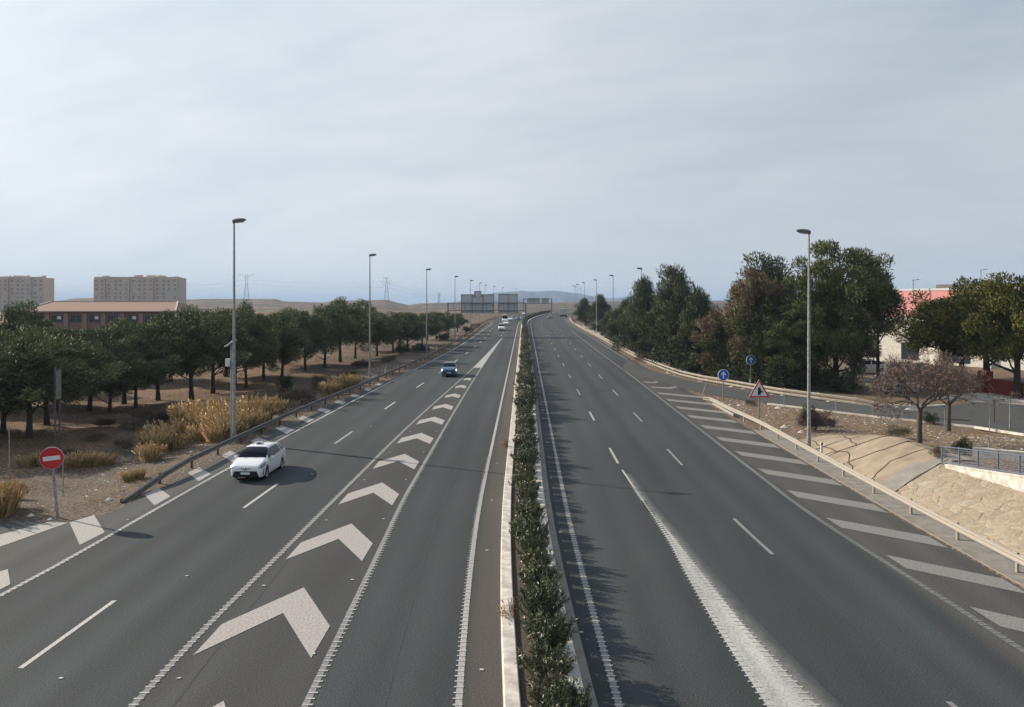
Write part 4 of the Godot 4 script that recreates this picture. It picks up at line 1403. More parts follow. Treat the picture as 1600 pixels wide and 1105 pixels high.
# ---------------------------------------------------------------- trees and shrubs
func tree_meshes(seed_: int, o: Dictionary) -> Array:
	# [trunk with limbs, crown]: lobes of leaf clumps round a few limbs
	rng.seed = seed_
	var shape := FastNoiseLite.new()
	shape.seed = seed_
	shape.frequency = 0.9
	var tk := MB.new()
	var cr := MB.new()
	var H: float = o.h
	var R0: float = o.r
	var cb: float = o.get("clear", 0.3) * H
	var lean: Vector3 = Vector3(rng.randf_range(-0.5, 0.5), 0, rng.randf_range(-0.4, 0.4)) * o.get("lean", 1.0)
	var axis := func(t: float) -> Vector3: return lean * t * t + Vector3(0.12 * sin(t * 5.0), t * H * 0.92, 0.1 * sin(t * 4.0 + 1.0))
	var pts := []
	var rad := []
	for i in 9:
		var t := i / 8.0
		pts.append(axis.call(t) - Vector3(0, 0.3 if i == 0 else 0.0, 0))
		rad.append(lerpf(o.tr, 0.03, pow(t, 0.8)) * (1.25 if i == 0 else 1.0))
	tk.tube(pts, rad, 9)
	var c_mid := cb + (H - cb) * 0.5
	var half := (H - cb) * 0.5
	var clumps := []
	for i in int(o.clumps):
		var dir := rdir()
		var k := pow(rng.randf(), 0.42)
		k *= 0.72 + 0.85 * absf(shape.get_noise_3dv(dir * 1.5)) + 0.35 * shape.get_noise_3dv(dir * 3.2)
		var q := dir * k
		var taper := 1.0
		if o.get("cone", 0.0) > 0.0: taper = lerpf(1.0, clampf(1.15 - (q.y * 0.5 + 0.5), 0.08, 1.0) * 1.35, o.cone)
		if o.get("umbrella", 0.0) > 0.0 and q.y < 0.0: q.y *= 1.0 - o.umbrella
		var p: Vector3 = Vector3(q.x * R0 * taper, c_mid + q.y * half, q.z * R0 * taper) + lean * 0.6
		clumps.append(p)
	for i in clumps.size():
		var p: Vector3 = clumps[i]
		if i % int(o.get("limb_every", 4)) == 0:
			var t := clampf((p.y - H * 0.12) / (H * 0.95), 0.15, 0.9)
			var a: Vector3 = axis.call(t * 0.8)
			var mid := a.lerp(p, 0.55) + Vector3(0, -0.06 * R0, 0)
			tk.tube([a, mid, p], [o.tr * 0.36 * (1.1 - t), o.tr * 0.22, 0.025], 5, false)
		var tone := rng.randf()
		var toneb := clampf(0.5 + 0.9 * shape.get_noise_3dv(p * 0.6 + Vector3(40, 0, 0)), 0, 1)
		var cs: float = o.clump * rng.randf_range(0.75, 1.3)
		var ctr := Vector3(0, c_mid - half * 0.3, 0)
		var brown := 0.0
		if o.has("brown"): brown = smooth(0.35, 0.75, o.brown.call(p, shape))
		for k in int(o.leaves):
			var r := rdir()
			var rr := pow(rng.randf(), 0.45)
			var lp := p + Vector3(r.x, r.y * o.get("flat", 0.75), r.z) * cs * rr
			var outw := (r * 0.7 + (lp - ctr).normalized() * 0.6).normalized()
			var d := (outw + rdir() * 0.9 + Vector3(0, o.get("rise", 0.35), 0)).normalized()
			var c: Color = (o.dark as Color).lerp(o.light, clampf(0.35 * tone + 0.3 * toneb + 0.45 * rng.randf(), 0, 1))
			if brown > 0.0 and rng.randf() < brown: c = Color(0.13, 0.09, 0.058).lerp(Color(0.21, 0.155, 0.10), rng.randf())
			cr.col = c
			leaf(cr, lp, d, o.leaf * rng.randf_range(0.7, 1.3), o.leaf * o.get("lw", 0.3), outw, 0.28)
	return [tk.mesh(), cr.mesh()]

func put_tree(src: Dictionary, called: String, px: float, by: float, ty: float, sx: float, label: String, group: String, turn: float, leaf_mat: String, cat := "tree") -> Node3D:
	var p := G(px, by)
	var h := (by - ty) / F * -p.z
	var t := thing(called, label, cat, p, turn, group)
	var k: float = h / src.h
	t.scale = Vector3(k * sx, k, k * sx)
	obj("trunk", src.m[0], M.bark, t)
	obj("crown", src.m[1], M[leaf_mat], t)
	return t

func grass_clump(seed_: int, n: int, h: float, spread: float, lo: Color, hi: Color, plumes: float) -> ArrayMesh:
	rng.seed = seed_
	var m := MB.new()
	for i in n:
		var a := rng.randf() * TAU
		var b := Vector3(cos(a), 0, sin(a)) * pow(rng.randf(), 0.6) * spread
		var l := h * rng.randf_range(0.45, 1.0)
		var tip := b + Vector3(cos(a) * rng.randf() * 0.7, 1.0, sin(a) * rng.randf() * 0.7).normalized() * l + rdir() * 0.12 * h
		var mid := b.lerp(tip, 0.55) + Vector3(0, 0.06 * h, 0)
		var side := (tip - b).cross(rdir()).normalized() * 0.0055 * h
		var out := (Vector3(cos(a), 0.7, sin(a))).normalized()
		m.col = lo.lerp(hi, rng.randf())
		m.triN(b - side, mid - side, mid + side, out, out, out)
		m.triN(b - side, mid + side, b + side, out, out, out)
		m.triN(mid - side, tip, mid + side, out, out, out)
		if rng.randf() < plumes:
			m.col = hi.lerp(Color(0.52, 0.42, 0.26), rng.randf())
			var dir := (tip - mid).normalized()
			for k in 5: leaf(m, tip + dir * (k * 0.05 - 0.18) * h, (dir + rdir() * 0.45).normalized(), 0.13 * h, 0.05 * h, out, 0.6)
	return m.mesh()

func build_trees() -> void:
	var pines := []
	for i in 5:
		var o := {"h": 8.0, "r": [3.9, 3.5, 4.2, 3.6, 4.0][i], "clear": [0.16, 0.12, 0.18, 0.10, 0.15][i], "tr": 0.19, "clumps": 115, "clump": 0.68, "leaves": 230, "leaf": 0.27, "lw": 0.26, "flat": 0.7, "umbrella": 0.15, "dark": Color(0.052, 0.072, 0.038), "light": Color(0.19, 0.205, 0.095), "rise": 0.5, "limb_every": 4}
		pines.append({"h": 8.0, "m": tree_meshes(300 + i, o)})
	# the grove on the left: foot of the trunk, top, spread
	var grove := [
		[42, 684, 515, 1.3, 2, "bushy pine with a straight trunk at the left edge, nearest of the grove"],
		[6, 676, 522, 1.2, 0, "leaning pine cut by the left edge of the photo"],
		[18, 632, 467, 1.0, 3, "tall dark pine rising at the left edge above its neighbours"],
		[139, 642, 510, 1.25, 1, "pine with a slightly leaning trunk right of the twin sign posts"],
		[92, 640, 512, 1.2, 4, "round pine behind the twin sign posts"],
		[192, 632, 502, 1.2, 0, "pine with a straight trunk standing below the middle of the school roof"],
		[246, 626, 498, 1.2, 3, "pine with a bare brown trunk below the right end of the school"],
		[297, 624, 474, 1.15, 2, "large pine with a pale forked trunk left of the nearest lamp post"],
		[334, 614, 482, 1.15, 1, "pine immediately left of the nearest lamp post"],
		[413, 594, 487, 1.05, 4, "full pine a little right of the nearest lamp post"],
		[384, 606, 476, 0.8, 0, "slender pine just behind the nearest lamp post"],
		[478, 580, 482, 1.0, 1, "pine left of the tallest crown of the grove"],
		[530, 566, 462, 1.15, 2, "tallest crown in the middle of the grove"],
		[506, 574, 474, 1.0, 3, "pine leaning against the left of the tallest crown"],
		[556, 560, 478, 1.0, 4, "pine between the tallest crown and the second lamp post"],
		[588, 557, 488, 1.2, 0, "low wide pine behind the second lamp post"],
		[613, 552, 487, 1.2, 1, "low wide pine right of the second lamp post"],
		[638, 546, 486, 1.25, 3, "dense pine halfway between second and third lamp posts"],
		[660, 541, 489, 1.3, 2, "pine just left of the third lamp post"],
		[682, 530, 487, 1.3, 4, "small far pine right of the third lamp post"],
		[700, 524, 488, 1.35, 0, "small far pine under the gantry's left post"],
		[714, 519, 489, 1.4, 1, "smallest far pine where the grove meets the gantry"],
		[112, 600, 508, 1.1, 2, "pine in the second row below the left part of the school roof"],
		[166, 598, 507, 1.1, 3, "pine in the second row below the school windows"],
		[222, 592, 500, 1.15, 4, "pine in the second row hiding the school's right windows"],
		[268, 596, 482, 1.0, 1, "pine in the second row touching the right eave of the school"],
		[352, 588, 478, 1.1, 3, "pine in the second row behind the nearest lamp post's foot"],
		[448, 568, 484, 1.2, 0, "pine in the back row left of the tallest crown"],
		[425, 575, 486, 1.1, 2, "pine in the back row behind the full pine"],
		[576, 548, 487, 1.3, 3, "pine in the back row just left of the second lamp post"],
		[626, 540, 487, 1.3, 4, "pine in the back row above the dry verge"],
		[668, 532, 488, 1.3, 1, "pine in the back row touching the third lamp post"],
		[74, 664, 508, 1.2, 4, "tall pine between the bushy edge pine and the twin sign posts"],
		[170, 645, 528, 1.1, 3, "low broad pine between two straight trunks under the school roof"],
		[214, 638, 522, 1.1, 2, "low broad pine left of the bare brown trunk"],
		[366, 604, 494, 1.2, 2, "low pine in shade just left of the full pine"],
		[440, 590, 494, 1.1, 3, "low pine right of the full pine"],
		[-14, 640, 500, 1.1, 1, "pine mostly outside the left edge of the photo"],
		[60, 612, 512, 1.1, 0, "pine in the second row left of the twin sign posts"],
		[-60, 672, 512, 1.2, 3, "pine just past the left edge whose shade falls on the verge"],
		[-120, 700, 515, 1.2, 2, "pine past the left edge nearest to the viewer"],
		[-90, 636, 500, 1.2, 4, "pine past the left edge in the second row"],
		[-180, 672, 500, 1.2, 0, "pine farthest past the left edge"]]
	rng.seed = 31
	var turns := []
	for i in 90: turns.append(rng.randf() * TAU)
	for i in grove.size():
		var e: Array = grove[i]
		put_tree(pines[e[4]], "pine_tree", e[0], e[1], e[2], e[3], e[5], "pines of the grove on the left", turns[i], "needles")
	# two more of the grove just past the frame throw their shade into it
	# right side
	var great := {"h": 15.0, "m": tree_meshes(433, {"h": 15.0, "r": 5.4, "clear": 0.05, "tr": 0.36, "clumps": 170, "clump": 0.95, "leaves": 250, "leaf": 0.42, "lw": 0.26, "flat": 0.75, "dark": Color(0.042, 0.06, 0.026), "light": Color(0.16, 0.17, 0.065), "rise": 0.5, "limb_every": 5})}
	var side := {"h": 12.0, "m": tree_meshes(401, {"h": 12.0, "r": 2.9, "clear": 0.35, "tr": 0.24, "clumps": 44, "clump": 1.05, "leaves": 260, "leaf": 0.40, "lw": 0.26, "dark": Color(0.036, 0.052, 0.025), "light": Color(0.125, 0.14, 0.058), "rise": 0.5, "lean": 3.0})}
	var rusty := {"h": 13.0, "m": tree_meshes(402, {"h": 13.0, "r": 4.4, "clear": 0.03, "tr": 0.3, "clumps": 130, "clump": 0.9, "leaves": 230, "leaf": 0.40, "lw": 0.26, "dark": Color(0.04, 0.056, 0.026), "light": Color(0.13, 0.145, 0.06), "limb_every": 5, "brown": func(p, _n): return clampf(0.42 + 0.07 * (p.y - 7.0) - 0.10 * p.x + 0.12 * _n.get_noise_3dv(p * 0.8) * 6.0, 0.0, 1.0)})}
	var airy := {"h": 12.0, "m": tree_meshes(403, {"h": 12.0, "r": 4.0, "clear": 0.0, "tr": 0.24, "clumps": 130, "clump": 0.85, "leaves": 240, "leaf": 0.42, "lw": 0.2, "cone": 0.75, "flat": 1.2, "rise": 1.2, "dark": Color(0.042, 0.058, 0.034), "light": Color(0.13, 0.145, 0.075), "limb_every": 5})}
	var airy2 := {"h": 12.0, "m": tree_meshes(404, {"h": 12.0, "r": 3.5, "clear": 0.0, "tr": 0.22, "clumps": 100, "clump": 0.8, "leaves": 230, "leaf": 0.42, "lw": 0.2, "cone": 0.9, "flat": 1.3, "rise": 1.3, "dark": Color(0.042, 0.058, 0.034), "light": Color(0.125, 0.14, 0.072), "limb_every": 5})}
	var broad := []
	for i in 2: broad.append({"h": 9.0, "m": tree_meshes(410 + i, {"h": 9.0, "r": 5.0, "clear": 0.20, "tr": 0.34, "clumps": 130, "clump": 0.8, "leaves": 230, "leaf": 0.24, "lw": 0.5, "umbrella": 0.35, "dark": Color(0.028, 0.042, 0.012), "light": Color(0.155, 0.145, 0.035), "rise": 0.2, "limb_every": 5})})
	put_tree(side, "pine_tree", 1192, 590, 390, 1.25, "dark green pine crown rising behind the brown pine", "pines behind the ramp", 0.6, "needles")
	put_tree(great, "pine_tree", 1306, 607, 366, 0.9, "largest pine on the right, behind the lamp post", "pines behind the ramp", 2.2, "needles")
	put_tree(side, "pine_tree", 1374, 600, 392, 0.84, "leaning pine with a separate round top beside the largest pine", "pines behind the ramp", 3.6, "needles")
	put_tree(rusty, "pine_tree", 1182, 602, 418, 0.92, "half dead pine with rusty brown needles on the right", "pines behind the ramp", 0.0, "needles")
	put_tree(rusty, "pine_tree", 1120, 592, 486, 1.15, "lower rusty brown pine at the roadside left of the blue signs", "pines behind the ramp", 0.3, "needles")
	put_tree(great, "pine_tree", 1246, 607, 470, 1.1, "low dark pine filling the gap under the largest pine", "pines behind the ramp", 1.1, "needles")
	put_tree(side, "pine_tree", 1334, 604, 500, 1.2, "low pine hanging over the parked white car", "pines behind the ramp", 5.0, "needles")
	put_tree(airy, "casuarina_tree", 1049, 572, 418, 1.12, "broad ragged dark tree with feathery tops left of the brown pine", "feathery dark trees on the right", 0.8, "needles")
	put_tree(airy2, "casuarina_tree", 1008, 560, 424, 0.95, "slender feathery tree behind the second right lamp post", "feathery dark trees on the right", 2.0, "needles")
	put_tree(airy2, "casuarina_tree", 1090, 580, 444, 1.0, "narrow feathery tree between the ragged tree and the brown pine", "feathery dark trees on the right", 4.0, "needles")
	put_tree(airy, "casuarina_tree", 976, 548, 470, 1.2, "short feathery tree just left of the second right lamp post", "feathery dark trees on the right", 5.2, "needles")
	put_tree(airy, "casuarina_tree", 936, 515, 461, 1.15, "far dark tree between two lamp posts near the road bend", "feathery dark trees on the right", 0.2, "needles")
	put_tree(airy2, "casuarina_tree", 914, 510, 463, 1.3, "farthest dark tree at the right roadside", "feathery dark trees on the right", 1.2, "needles")
	put_tree(airy, "casuarina_tree", 955, 528, 488, 1.6, "low dark bushy tree under the third right lamp post", "feathery dark trees on the right", 3.2, "needles")
	put_tree(broad[0], "ficus_tree", 1474, 592, 468, 1.12, "round dense ficus tree in front of the red fascia", "ficus trees at the store", 0.4, "leaves")
	put_tree(broad[1], "ficus_tree", 1542, 606, 432, 1.0, "yellowish green ficus tree with a thick leaning trunk at the red wall", "ficus trees at the store", 1.9, "leaves")
	put_tree(broad[0], "ficus_tree", 1592, 622, 432, 0.9, "dense ficus tree cut by the right edge of the photo", "ficus trees at the store", 4.0, "leaves")
	put_tree(broad[1], "ficus_tree", 1503, 590, 455, 1.0, "shaded ficus tree between the round one and the yellowish one", "ficus trees at the store", 5.0, "leaves")
	# scrub along the roadsides
	var bush := {"h": 2.0, "m": tree_meshes(420, {"h": 2.0, "r": 1.5, "clear": 0.0, "tr": 0.05, "clumps": 30, "clump": 0.5, "leaves": 170, "leaf": 0.16, "lw": 0.35, "dark": Color(0.025, 0.038, 0.02), "light": Color(0.075, 0.085, 0.045), "rise": 0.4})}
	var dull := {"h": 2.0, "m": tree_meshes(421, {"h": 2.0, "r": 1.7, "clear": 0.0, "tr": 0.05, "clumps": 26, "clump": 0.5, "leaves": 150, "leaf": 0.2, "lw": 0.16, "dark": Color(0.075, 0.058, 0.035), "light": Color(0.15, 0.12, 0.07), "rise": 0.9})}
	var purple := {"h": 2.0, "m": tree_meshes(422, {"h": 2.0, "r": 1.6, "clear": 0.0, "tr": 0.05, "clumps": 34, "clump": 0.5, "leaves": 160, "leaf": 0.15, "lw": 0.3, "dark": Color(0.04, 0.028, 0.03), "light": Color(0.10, 0.065, 0.06), "rise": 0.6})}
	var scrub := [
		[bush, "shrub", 449, 611, 588, 0.85, "dark rounded shrub on the dry verge left of the second lamp post", "needles"],
		[purple, "shrub", 170, 668, 654, 1.6, "dark scrub below the pines, left of the golden thicket", "dead"],
		[dull, "shrub", 212, 672, 655, 1.8, "low grey scrub on the dark verge left of the golden thicket", "dead"],
		[dull, "shrub", 150, 690, 676, 1.5, "low grey scrub beside the twin sign posts", "dead"],
		[purple, "shrub", 258, 660, 642, 1.6, "brown scrub behind the greyish gold clumps", "dead"],
		[dull, "shrub", 110, 716, 702, 1.8, "dry brush on the dark verge above the no-entry sign", "dead"],
		[dull, "shrub", 190, 700, 686, 1.5, "dry brush in the middle of the dark verge", "dead"],
		[purple, "shrub", 60, 725, 712, 1.6, "dry brush left of the no-entry sign", "dead"],
		[dull, "shrub", 222, 655, 640, 1.8, "grey scrub at the edge of the pine shade", "dead"],
		[dull, "shrub", 500, 600, 586, 1.5, "dark scrub on the verge left of the second lamp post, second of two", "dead"],
		[purple, "shrub", 560, 575, 562, 1.6, "dark scrub behind the second lamp post on the shaded verge", "dead"],
		[dull, "shrub", 545, 590, 578, 1.8, "brown scrub at the foot of the second lamp post", "dead"],
		[dull, "shrub", 610, 566, 555, 1.5, "brown scrub between second lamp post and marker post", "dead"],
		[bush, "shrub", 632, 553, 538, 1.3, "dark green shrub on the verge near the third lamp post", "needles"],
		[bush, "shrub", 655, 551, 537, 1.4, "green shrub beside the marker post by the third lamp post", "needles"],
		[bush, "shrub", 697, 532, 520, 1.5, "dark shrub in front of the gantry's left post", "needles"],
		[dull, "shrub", 470, 632, 606, 1.1, "grey-brown dry shrub behind the left guardrail", "dead"],
		[dull, "shrub", 440, 640, 610, 1.2, "grey-brown dry shrub right of the golden grass", "dead"],
		[dull, "shrub", 505, 612, 594, 1.2, "low dry shrub behind the guardrail before the second lamp", "dead"],
		[purple, "shrub", 1275, 673, 640, 1.1, "dark purplish shrub beside the right lamp post", "dead"],
		[bush, "shrub", 1262, 664, 634, 0.7, "green shoot growing behind the purplish shrub", "needles"],
		[dull, "shrub", 1172, 634, 624, 1.3, "dead flattened bush between the blue and triangular signs", "dead"],
		[bush, "shrub", 1258, 608, 570, 1.6, "green shrub below the largest pine at the ramp rail", "needles"],
		[bush, "shrub", 1215, 604, 572, 1.5, "dark shrub at the foot of the brown pine", "needles"],
		[bush, "shrub", 1300, 612, 580, 1.6, "dark shrub behind the lamp post at the ramp rail", "needles"],
		[bush, "shrub", 1145, 596, 560, 1.3, "dark shrub left of the second blue sign", "needles"],
		[bush, "shrub", 1095, 586, 556, 1.4, "dark shrub below the lower brown pine", "needles"],
		[bush, "shrub", 1052, 574, 520, 1.1, "tall dark thicket at the foot of the ragged tree", "needles"],
		[bush, "shrub", 1010, 562, 515, 1.0, "tall dark thicket at the foot of the slender feathery tree", "needles"],
		[bush, "shrub", 1085, 582, 525, 1.0, "tall dark thicket between ragged tree and brown pine", "needles"],
		[bush, "shrub", 1225, 606, 540, 0.9, "tall dark thicket between brown pine and largest pine", "needles"],
		[bush, "shrub", 1165, 600, 545, 0.9, "tall dark thicket behind the second blue sign", "needles"],
		[bush, "shrub", 1450, 662, 644, 1.0, "small green shrub at the ramp kerb behind the first bare tree", "needles"],
		[bush, "shrub", 1507, 710, 684, 0.8, "small dark green shrub behind the blue railing", "needles"],
		[dull, "shrub", 1405, 686, 666, 1.3, "low dry shrub left of the first bare tree", "straw"],
		[dull, "shrub", 1468, 716, 698, 0.9, "dry tuft of brush at the end of the blue railing", "straw"],
		[dull, "shrub", 1395, 614, 592, 1.4, "dry brush on the mound behind the edge-on sign", "straw"],
		[bush, "shrub", 728, 519, 510, 1.6, "distant verge shrub below the gantry panels", "needles"],
		[dull, "shrub", 745, 512, 505, 1.8, "pale distant scrub on the verge behind the gantry", "straw"],
		[dull, "shrub", 992, 552, 538, 1.6, "brown scrub at the foot of the second right lamp post", "straw"],
		[dull, "shrub", 1015, 566, 548, 1.7, "brown scrub on the bank under the ragged tree", "straw"],
		[dull, "shrub", 960, 534, 522, 1.7, "brown scrub behind the outer rail near the third right lamp", "straw"],
		[bush, "shrub", 930, 518, 506, 1.8, "dark scrub at the outer rail in the distance", "needles"]]
	for i in scrub.size():
		var e: Array = scrub[i]
		put_tree(e[0], e[1], e[2], e[3], e[4], e[5], e[6], "scrub along the verges", turns[i + 20], e[7], "shrub")
	# golden grass clumps
	var gold := []
	for i in 3: gold.append(grass_clump(500 + i, 1000, 1.9, 0.95, Color(0.17, 0.11, 0.05), Color(0.52, 0.35, 0.16), 0.14))
	var grey := grass_clump(510, 320, 1.2, 0.8, Color(0.11, 0.085, 0.05), Color(0.24, 0.19, 0.11), 0.05)
	var straw := [[300, 672, 1.0, 0], [320, 676, 0.95, 1], [342, 680, 1.0, 2], [312, 690, 0.6, 1], [336, 690, 0.6, 0], [358, 684, 0.9, 1], [292, 662, 0.9, 2], [326, 664, 1.0, 0], [352, 666, 1.0, 2], [388, 664, 1.05, 0], [402, 660, 1.1, 1], [395, 672, 0.8, 2], [376, 674, 0.8, 0], [244, 706, 0.85, 2], [262, 690, 0.8, 0], [236, 720, 0.6, 1], [272, 702, 0.6, 1], [528, 610, 0.8, 0], [540, 606, 0.75, 1], [516, 616, 0.7, 2], [552, 602, 0.6, 0], [4, 796, 0.62, 2], [-8, 806, 0.8, 0], [12, 782, 0.5, 1], [430, 646, 0.7, 1], [104, 730, 0.42, 0], [120, 729, 0.4, 1], [136, 727, 0.42, 2], [152, 726, 0.36, 0], [168, 725, 0.34, 1], [66, 726, 0.4, 2], [40, 730, 0.36, 0], [200, 752, 0.3, 1], [216, 748, 0.28, 2]]
	for i in straw.size():
		var e: Array = straw[i]
		var lab := "tall golden dry grass clump in the thicket at the nearest lamp post"
		if i >= 13 and i < 17: lab = "greyish gold grass clump left of the golden thicket"
		elif i >= 17 and i < 21: lab = "golden grass clump behind the guardrail before the second lamp post"
		elif i >= 21 and i < 24: lab = "golden grass clump at the left edge beside the no-entry sign"
		elif i == 24: lab = "small golden grass clump right of the thicket against the guardrail"
		elif i > 24: lab = "low yellow grass tuft on the verge behind the no-entry sign"
		var t := thing("dry_grass", lab, "grass clump", G(e[0], e[1]), turns[i], "golden grass clumps on the left verge")
		t.scale = Vector3.ONE * e[2]
		obj("blades", gold[e[3]], M.straw, t)
	# ground cover
	var tuft := grass_clump(520, 16, 0.34, 0.24, Color(0.5, 0.38, 0.2), Color(0.9, 0.72, 0.42), 0.0)
	rng.seed = 61
	var xf := []
	var cols := []
	for i in 16000:
		var x := 0.0
		var d := 0.0
		if i % 3 < 2:
			x = -20.2 - pow(rng.randf(), 1.5) * 45.0
			d = rng.randf_range(38.5, 170.0)
			if x > lx(rail_l, d) - 0.8: continue
		else:
			x = rng.randf_range(18.6, 40.0)
			d = rng.randf_range(42.0, 160.0)
			var q := 78.0 - 1.31 * (x - 22.3) - d
			if q < 0.6 and q > -9.5: continue
			if d < 60.0 and x < 23.2: continue
			if q < 0.0 and x < 17.5 + maxf(0.0, (130.0 - d) * 0.16): continue
			if d > 105.0 and x < 18.4: continue
		var n := big.get_noise_2d(x * 4.0, d * 4.0)
		if n < rng.randf_range(-0.35, 0.15): continue
		var s := rng.randf_range(0.6, 1.7)
		xf.append(Transform3D(Basis(Vector3.UP, rng.randf() * TAU).scaled(Vector3(s, s * rng.randf_range(0.6, 1.2), s)), Vector3(x, ground(x, d) - 0.02, -d)))
		var c := Color(0.36, 0.27, 0.16).lerp(Color(0.50, 0.38, 0.19), rng.randf())
		if fine.get_noise_2d(x * 6.0, d * 6.0) > 0.1: c = Color(0.20, 0.20, 0.10).lerp(c, rng.randf())
		if x < -19 and x > -30 and d < 46: c = Color(0.52, 0.37, 0.14).lerp(c, 0.35)
		cols.append(c)
	tag(scatter("dry_grass_cover", tuft, M.straw, xf, cols), "thin dry grass scattered over the verges", "grass", "", "stuff")
	bare_trees()

func scatter(called: String, mesh: Mesh, material: Material, xf: Array, cols: Array) -> MultiMeshInstance3D:
	var mm := MultiMesh.new()
	mm.transform_format = MultiMesh.TRANSFORM_3D
	mm.use_colors = true
	mm.mesh = mesh
	mm.instance_count = xf.size()
	for i in xf.size():
		mm.set_instance_transform(i, xf[i])
		mm.set_instance_color(i, cols[i])
	var o := MultiMeshInstance3D.new()
	o.multimesh = mm
	o.material_override = material
	o.name = numbered(called)
	add_child(o, true)
	return o

func branch(tk: MB, cr: MB, p: Vector3, dir: Vector3, length: float, r: float, depth: int) -> void:
	var q := p + dir * length
	var mid := p.lerp(q, 0.5) + rdir() * length * 0.07
	(tk if depth > 2 else cr).tube([p, mid, q], [r, r * 0.85, r * 0.65], 6 if depth > 2 else 3, false)
	if depth == 0:
		for k in 4:
			cr.col = Color(0.15, 0.10, 0.085).lerp(Color(0.27, 0.18, 0.12), rng.randf())
			leaf(cr, p.lerp(q, rng.randf()) + rdir() * 0.05, (dir + rdir()).normalized(), 0.11, 0.05, Vector3.UP, 0.2)
		cr.col = Color(0.135, 0.12, 0.115)
		return
	var n := 3 if depth > 1 else 4
	for i in n:
		var d := (dir * 0.9 + rdir() * 0.75 + Vector3(0, 0.12, 0)).normalized()
		branch(tk, cr, q if i < 2 else p.lerp(q, rng.randf_range(0.55, 0.95)), d, length * rng.randf_range(0.62, 0.9), r * 0.62, depth - 1)

func bare_trees() -> void:
	for e in [[1436, 697, 540, 700, 6.2, "leafless tree with a white notice on its trunk, nearest the railing"], [1482, 674, 556, 701, 0.8, "leafless tree with a forked trunk right of the one with the notice"]]:
		rng.seed = e[3]
		var p := G(e[0], e[1])
		var t := thing("bare_tree", e[5], "tree", p, e[4], "leafless trees by the ramp")
		var h: float = (e[1] - e[2]) / F * -p.z
		var tk := MB.new()
		var cr := MB.new()
		cr.col = Color(0.135, 0.12, 0.115)
		var th := h * 0.36
		tk.tube([Vector3(0, -0.3, 0), Vector3(0.03, th * 0.5, 0), Vector3(0.05, th, 0.03)], [0.19, 0.145, 0.14], 9)
		for k in 5:
			var a := TAU * k / 5.0 + rng.randf()
			branch(tk, cr, Vector3(0.05, th * rng.randf_range(0.9, 1.0), 0.03), Vector3(cos(a) * 0.85, 0.75, sin(a) * 0.85).normalized(), h * 0.19, 0.075, 5)
		obj("trunk", tk, M.bark_pale, t)
		var m := mat(Color.WHITE, 0.9, null, 1.0, null, 1.0, true)
		obj("crown", cr, m, t)
	# saplings at the kerb
	for e in [[1553, 662, 617, 0], [1578, 671, 612, 1]]:
		rng.seed = 720 + e[3]
		var p := G(e[0], e[1])
		var t := thing("sapling", ["thin staked sapling at the ramp kerb, left of its twin", "thin sapling with a bare blue-grey stem near the right edge"][e[3]], "sapling", p, 0.0, "young trees at the ramp kerb")
		var h: float = (e[1] - e[2]) / F * -p.z
		var tk := MB.new()
		tk.tube([Vector3(0, -0.1, 0), Vector3(0.03, h * 0.5, 0), Vector3(0.0, h * 0.85, 0)], [0.055, 0.045, 0.04], 6)
		var cr := MB.new()
		cr.col = Color(0.12, 0.10, 0.09)
		for k in 5: branch(tk, cr, Vector3(0, h * 0.8, 0), (rdir() + Vector3(0, 0.5, 0)).normalized(), 0.45, 0.02, 1)
		obj("trunk", tk, M.galv if e[3] else M.bark_pale, t)
		obj("crown", cr, mat(Color.WHITE, 0.9, null, 1.0, null, 1.0, true), t)

# ---------------------------------------------------------------- lamps
var lamp_meshes := {}
func street_lamp(p: Vector3, h: float, face: float, label: String, group: String, turn := 0.0) -> void:
	if lamp_meshes.is_empty():
		var base := MB.new()
		base.box(Vector3(0, 0.03, 0), Vector3(0.42, 0.06, 0.42), Basis(), 0.01)
		lamp_meshes.base = base.mesh()
		var head := MB.new()
		var prof := []
		for e in [[-0.10, 0.05, 0.10], [0.0, 0.12, 0.15], [0.25, 0.15, 0.165], [0.60, 0.13, 0.14], [0.80, 0.05, 0.05]]:
			var ring := []
			for k in 8:
				var a := TAU * (k + 0.5) / 8.0
				ring.append(Vector3(e[0], 0.06 + sin(a) * e[1] * 1.0, cos(a) * e[2] * 1.15))
			prof.append(ring)
		for i in prof.size() - 1:
			for k in 8:
				var l := (k + 1) % 8
				head.quad(prof[i][k], prof[i + 1][k], prof[i + 1][l], prof[i][l], (prof[i][k] + prof[i][l]) * Vector3(0, 0.5, 0.5) - Vector3(0, 0.06, 0))
		head.poly(prof[0], Vector3(-1, 0, 0))
		head.poly(prof[-1], Vector3(1, 0, 0))
		head.box(Vector3(-0.02, -0.02, 0), Vector3(0.14, 0.16, 0.14))
		lamp_meshes.head = head.mesh()
		var lens := MB.new()
		lens.box(Vector3(0.36, -0.065, 0), Vector3(0.52, 0.06, 0.24), Basis(0.0 * Vector3.UP + Vector3.RIGHT, Vector3.UP, Vector3.BACK), 0.02)
		lamp_meshes.lens = lens.mesh()
	var t := thing("street_lamp", label, "street lamp", p, turn if turn != 0.0 else (0.0 if face > 0 else PI), group)
	var pm := MB.new()
	pm.tube([Vector3(0, -0.3, 0), Vector3(0, 1.2, 0), Vector3(0, 1.3, 0), Vector3(0, h * 0.6, 0), Vector3(0, h - 0.05, 0)], [0.135, 0.125, 0.115, 0.085, 0.055], 10)
	obj("pole", pm, M.galv, t)
	obj("base_plate", lamp_meshes.base, M.galv, t)
	var hd := place(lamp_meshes.head, "lamp_head", M.lamp_head, t, Transform3D(Basis(Vector3.BACK, 0.10), Vector3(0, h, 0)))
	obj("lens", lamp_meshes.lens, M.lens, hd)

